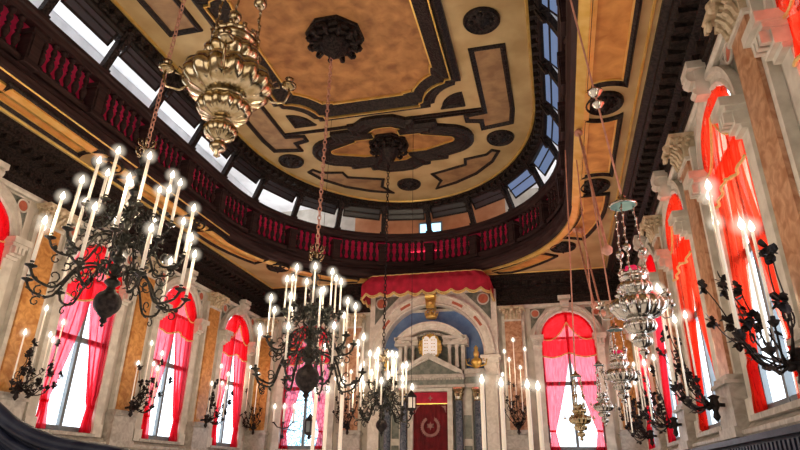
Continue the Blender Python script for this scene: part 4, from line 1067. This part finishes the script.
# curve of the top edge in the plane facing the camera
PE = [(-1.1, .68), (-.62, .36), (-.44, .25), (-.29, .17), (-.07, .105), (.20, .07), (.42, .03), (.8, -.05)]
def peq(n=30):
    out = []
    for i in range(len(PE) - 1):
        p0 = PE[max(i - 1, 0)]; p1 = PE[i]; p2 = PE[i + 1]; p3 = PE[min(i + 2, len(PE) - 1)]
        for q in (0, .2, .4, .6, .8):
            f = lambda A, B, C, D: .5 * ((2 * B) + (-A + C) * q + (2 * A - 5 * B + 4 * C - D) * q * q + (-A + 3 * B - 3 * C + D) * q ** 3)
            out.append((f(p0[0], p1[0], p2[0], p3[0]), f(p0[1], p1[1], p2[1], p3[1])))
    out.append(PE[-1]); return out
pq = peq()
prism(b, pq + [(.9, ZF + .0), (-1.1, ZF + .0)], lambda x, z, h: (x, h, z - ZF), 0, .06); obj('panel', b, 'blue_wood', pew)
b = NB(); 
for off, r_ in ((0, .035), (-.07, .02), (-.13, .014)): tube(b, [(x, -.01, z - ZF + off) for x, z in pq], r_, 8)
for k in range(5):
    cx = -.85 + k * .33; cz = -.02 - .10 * k + .25 * (k < 1) - .05
    tube(b, [(cx + (.10 - .010 * q) * cos(q * .8), -.01, cz - ZF - .12 + (.10 - .010 * q) * sin(q * .8)) for q in range(9)], .016, 6)
obj('moulding', b, 'blue_wood', pew, smooth=True)
# ------------------------------------------------------------------ light
def area(p, rot, sx, sy, power, col, name='daylight'):
    l = bpy.data.lights.new(name, 'AREA'); l.shape = 'RECTANGLE'; l.size = sx; l.size_y = sy; l.energy = power; l.color = col
    o = bpy.data.objects.new(name, l); COL.objects.link(o); o.location = p; o.rotation_euler = rot; return o
DAY = (.93, .97, 1.)
for k, y in enumerate(YW):
    area((XR + .42, y, 3.0), (pi / 2, 0, pi / 2), 3.3, 5.2, 150, DAY)
    if k: area((XL - .42, y, 3.0), (pi / 2, 0, -pi / 2), 2.6, 5.2, 95, DAY)
for s in (-1, 1): area((XC + s * EWX, YE + .42, 3.0), (-pi / 2, 0, 0), 2.6, 5.2, 95, DAY)
# added fill lamps facing up, standing in for daylight in the gallery
for y in (4.5, 9, 13.5): area((XL + .25, y, 7.6), (pi, 0, 0), .5, 3.6, 70, (.9, .95, 1), 'gallery_fill'); area((XR - .25, y, 7.6), (pi, 0, 0), .5, 3.6, 34, (.8, .9, 1), 'gallery_fill')
for x in (-9, 1): area((x, 18.2, 7.6), (pi, 0, 0), 1.6, 1.6, 60, (.95, .97, 1), 'gallery_fill')
area((-4, 19.45, 7.4), (pi, 0, 0), 4.5, .2, 30, (1, .8, .6), 'gallery_fill')
# unseen warm fills added: one facing up from the floor, one behind the camera
area((-3.9, 8.0, -1.0), (pi, 0, 0), 10, 14, 270, (1., .86, .70), 'hall_fill')
area((-3.9, -1.5, 2.5), (radians(80), 0, 0), 9, 3.5, 190, (1., .88, .74), 'rear_fill')
W = bpy.data.worlds.new('sky'); sc.world = W; W.use_nodes = True; bg = W.node_tree.nodes['Background']; bg.inputs[0].default_value = (.85, .93, 1, 1); bg.inputs[1].default_value = 3.
# ------------------------------------------------------------------ camera
f_, yaw, pitch, roll = 590.97, .2539, .4024, .0165
F = Vector((-sin(yaw) * cos(pitch), cos(yaw) * cos(pitch), sin(pitch))); R0_ = Vector((cos(yaw), sin(yaw), 0)); U0 = R0_.cross(F)
Rv = R0_ * cos(roll) + U0 * sin(roll); Uv = -R0_ * sin(roll) + U0 * cos(roll)
cd = bpy.data.cameras.new('camera'); cam = bpy.data.objects.new('camera', cd); COL.objects.link(cam)
cam.matrix_world = Matrix(((Rv.x, Uv.x, -F.x, 0), (Rv.y, Uv.y, -F.y, 0), (Rv.z, Uv.z, -F.z, 0), (0, 0, 0, 1)))
cd.sensor_width = 36; cd.lens = f_ * 36 / 800; cd.clip_start = .05; cd.clip_end = 200
sc.camera = cam
sc.view_settings.view_transform = 'Standard'; sc.view_settings.look = 'None'; sc.view_settings.exposure = 0.0
sc.cycles.transparent_max_bounces = 16; sc.cycles.max_bounces = 6; sc.cycles.sample_clamp_indirect = 4.; sc.cycles.use_denoising = True
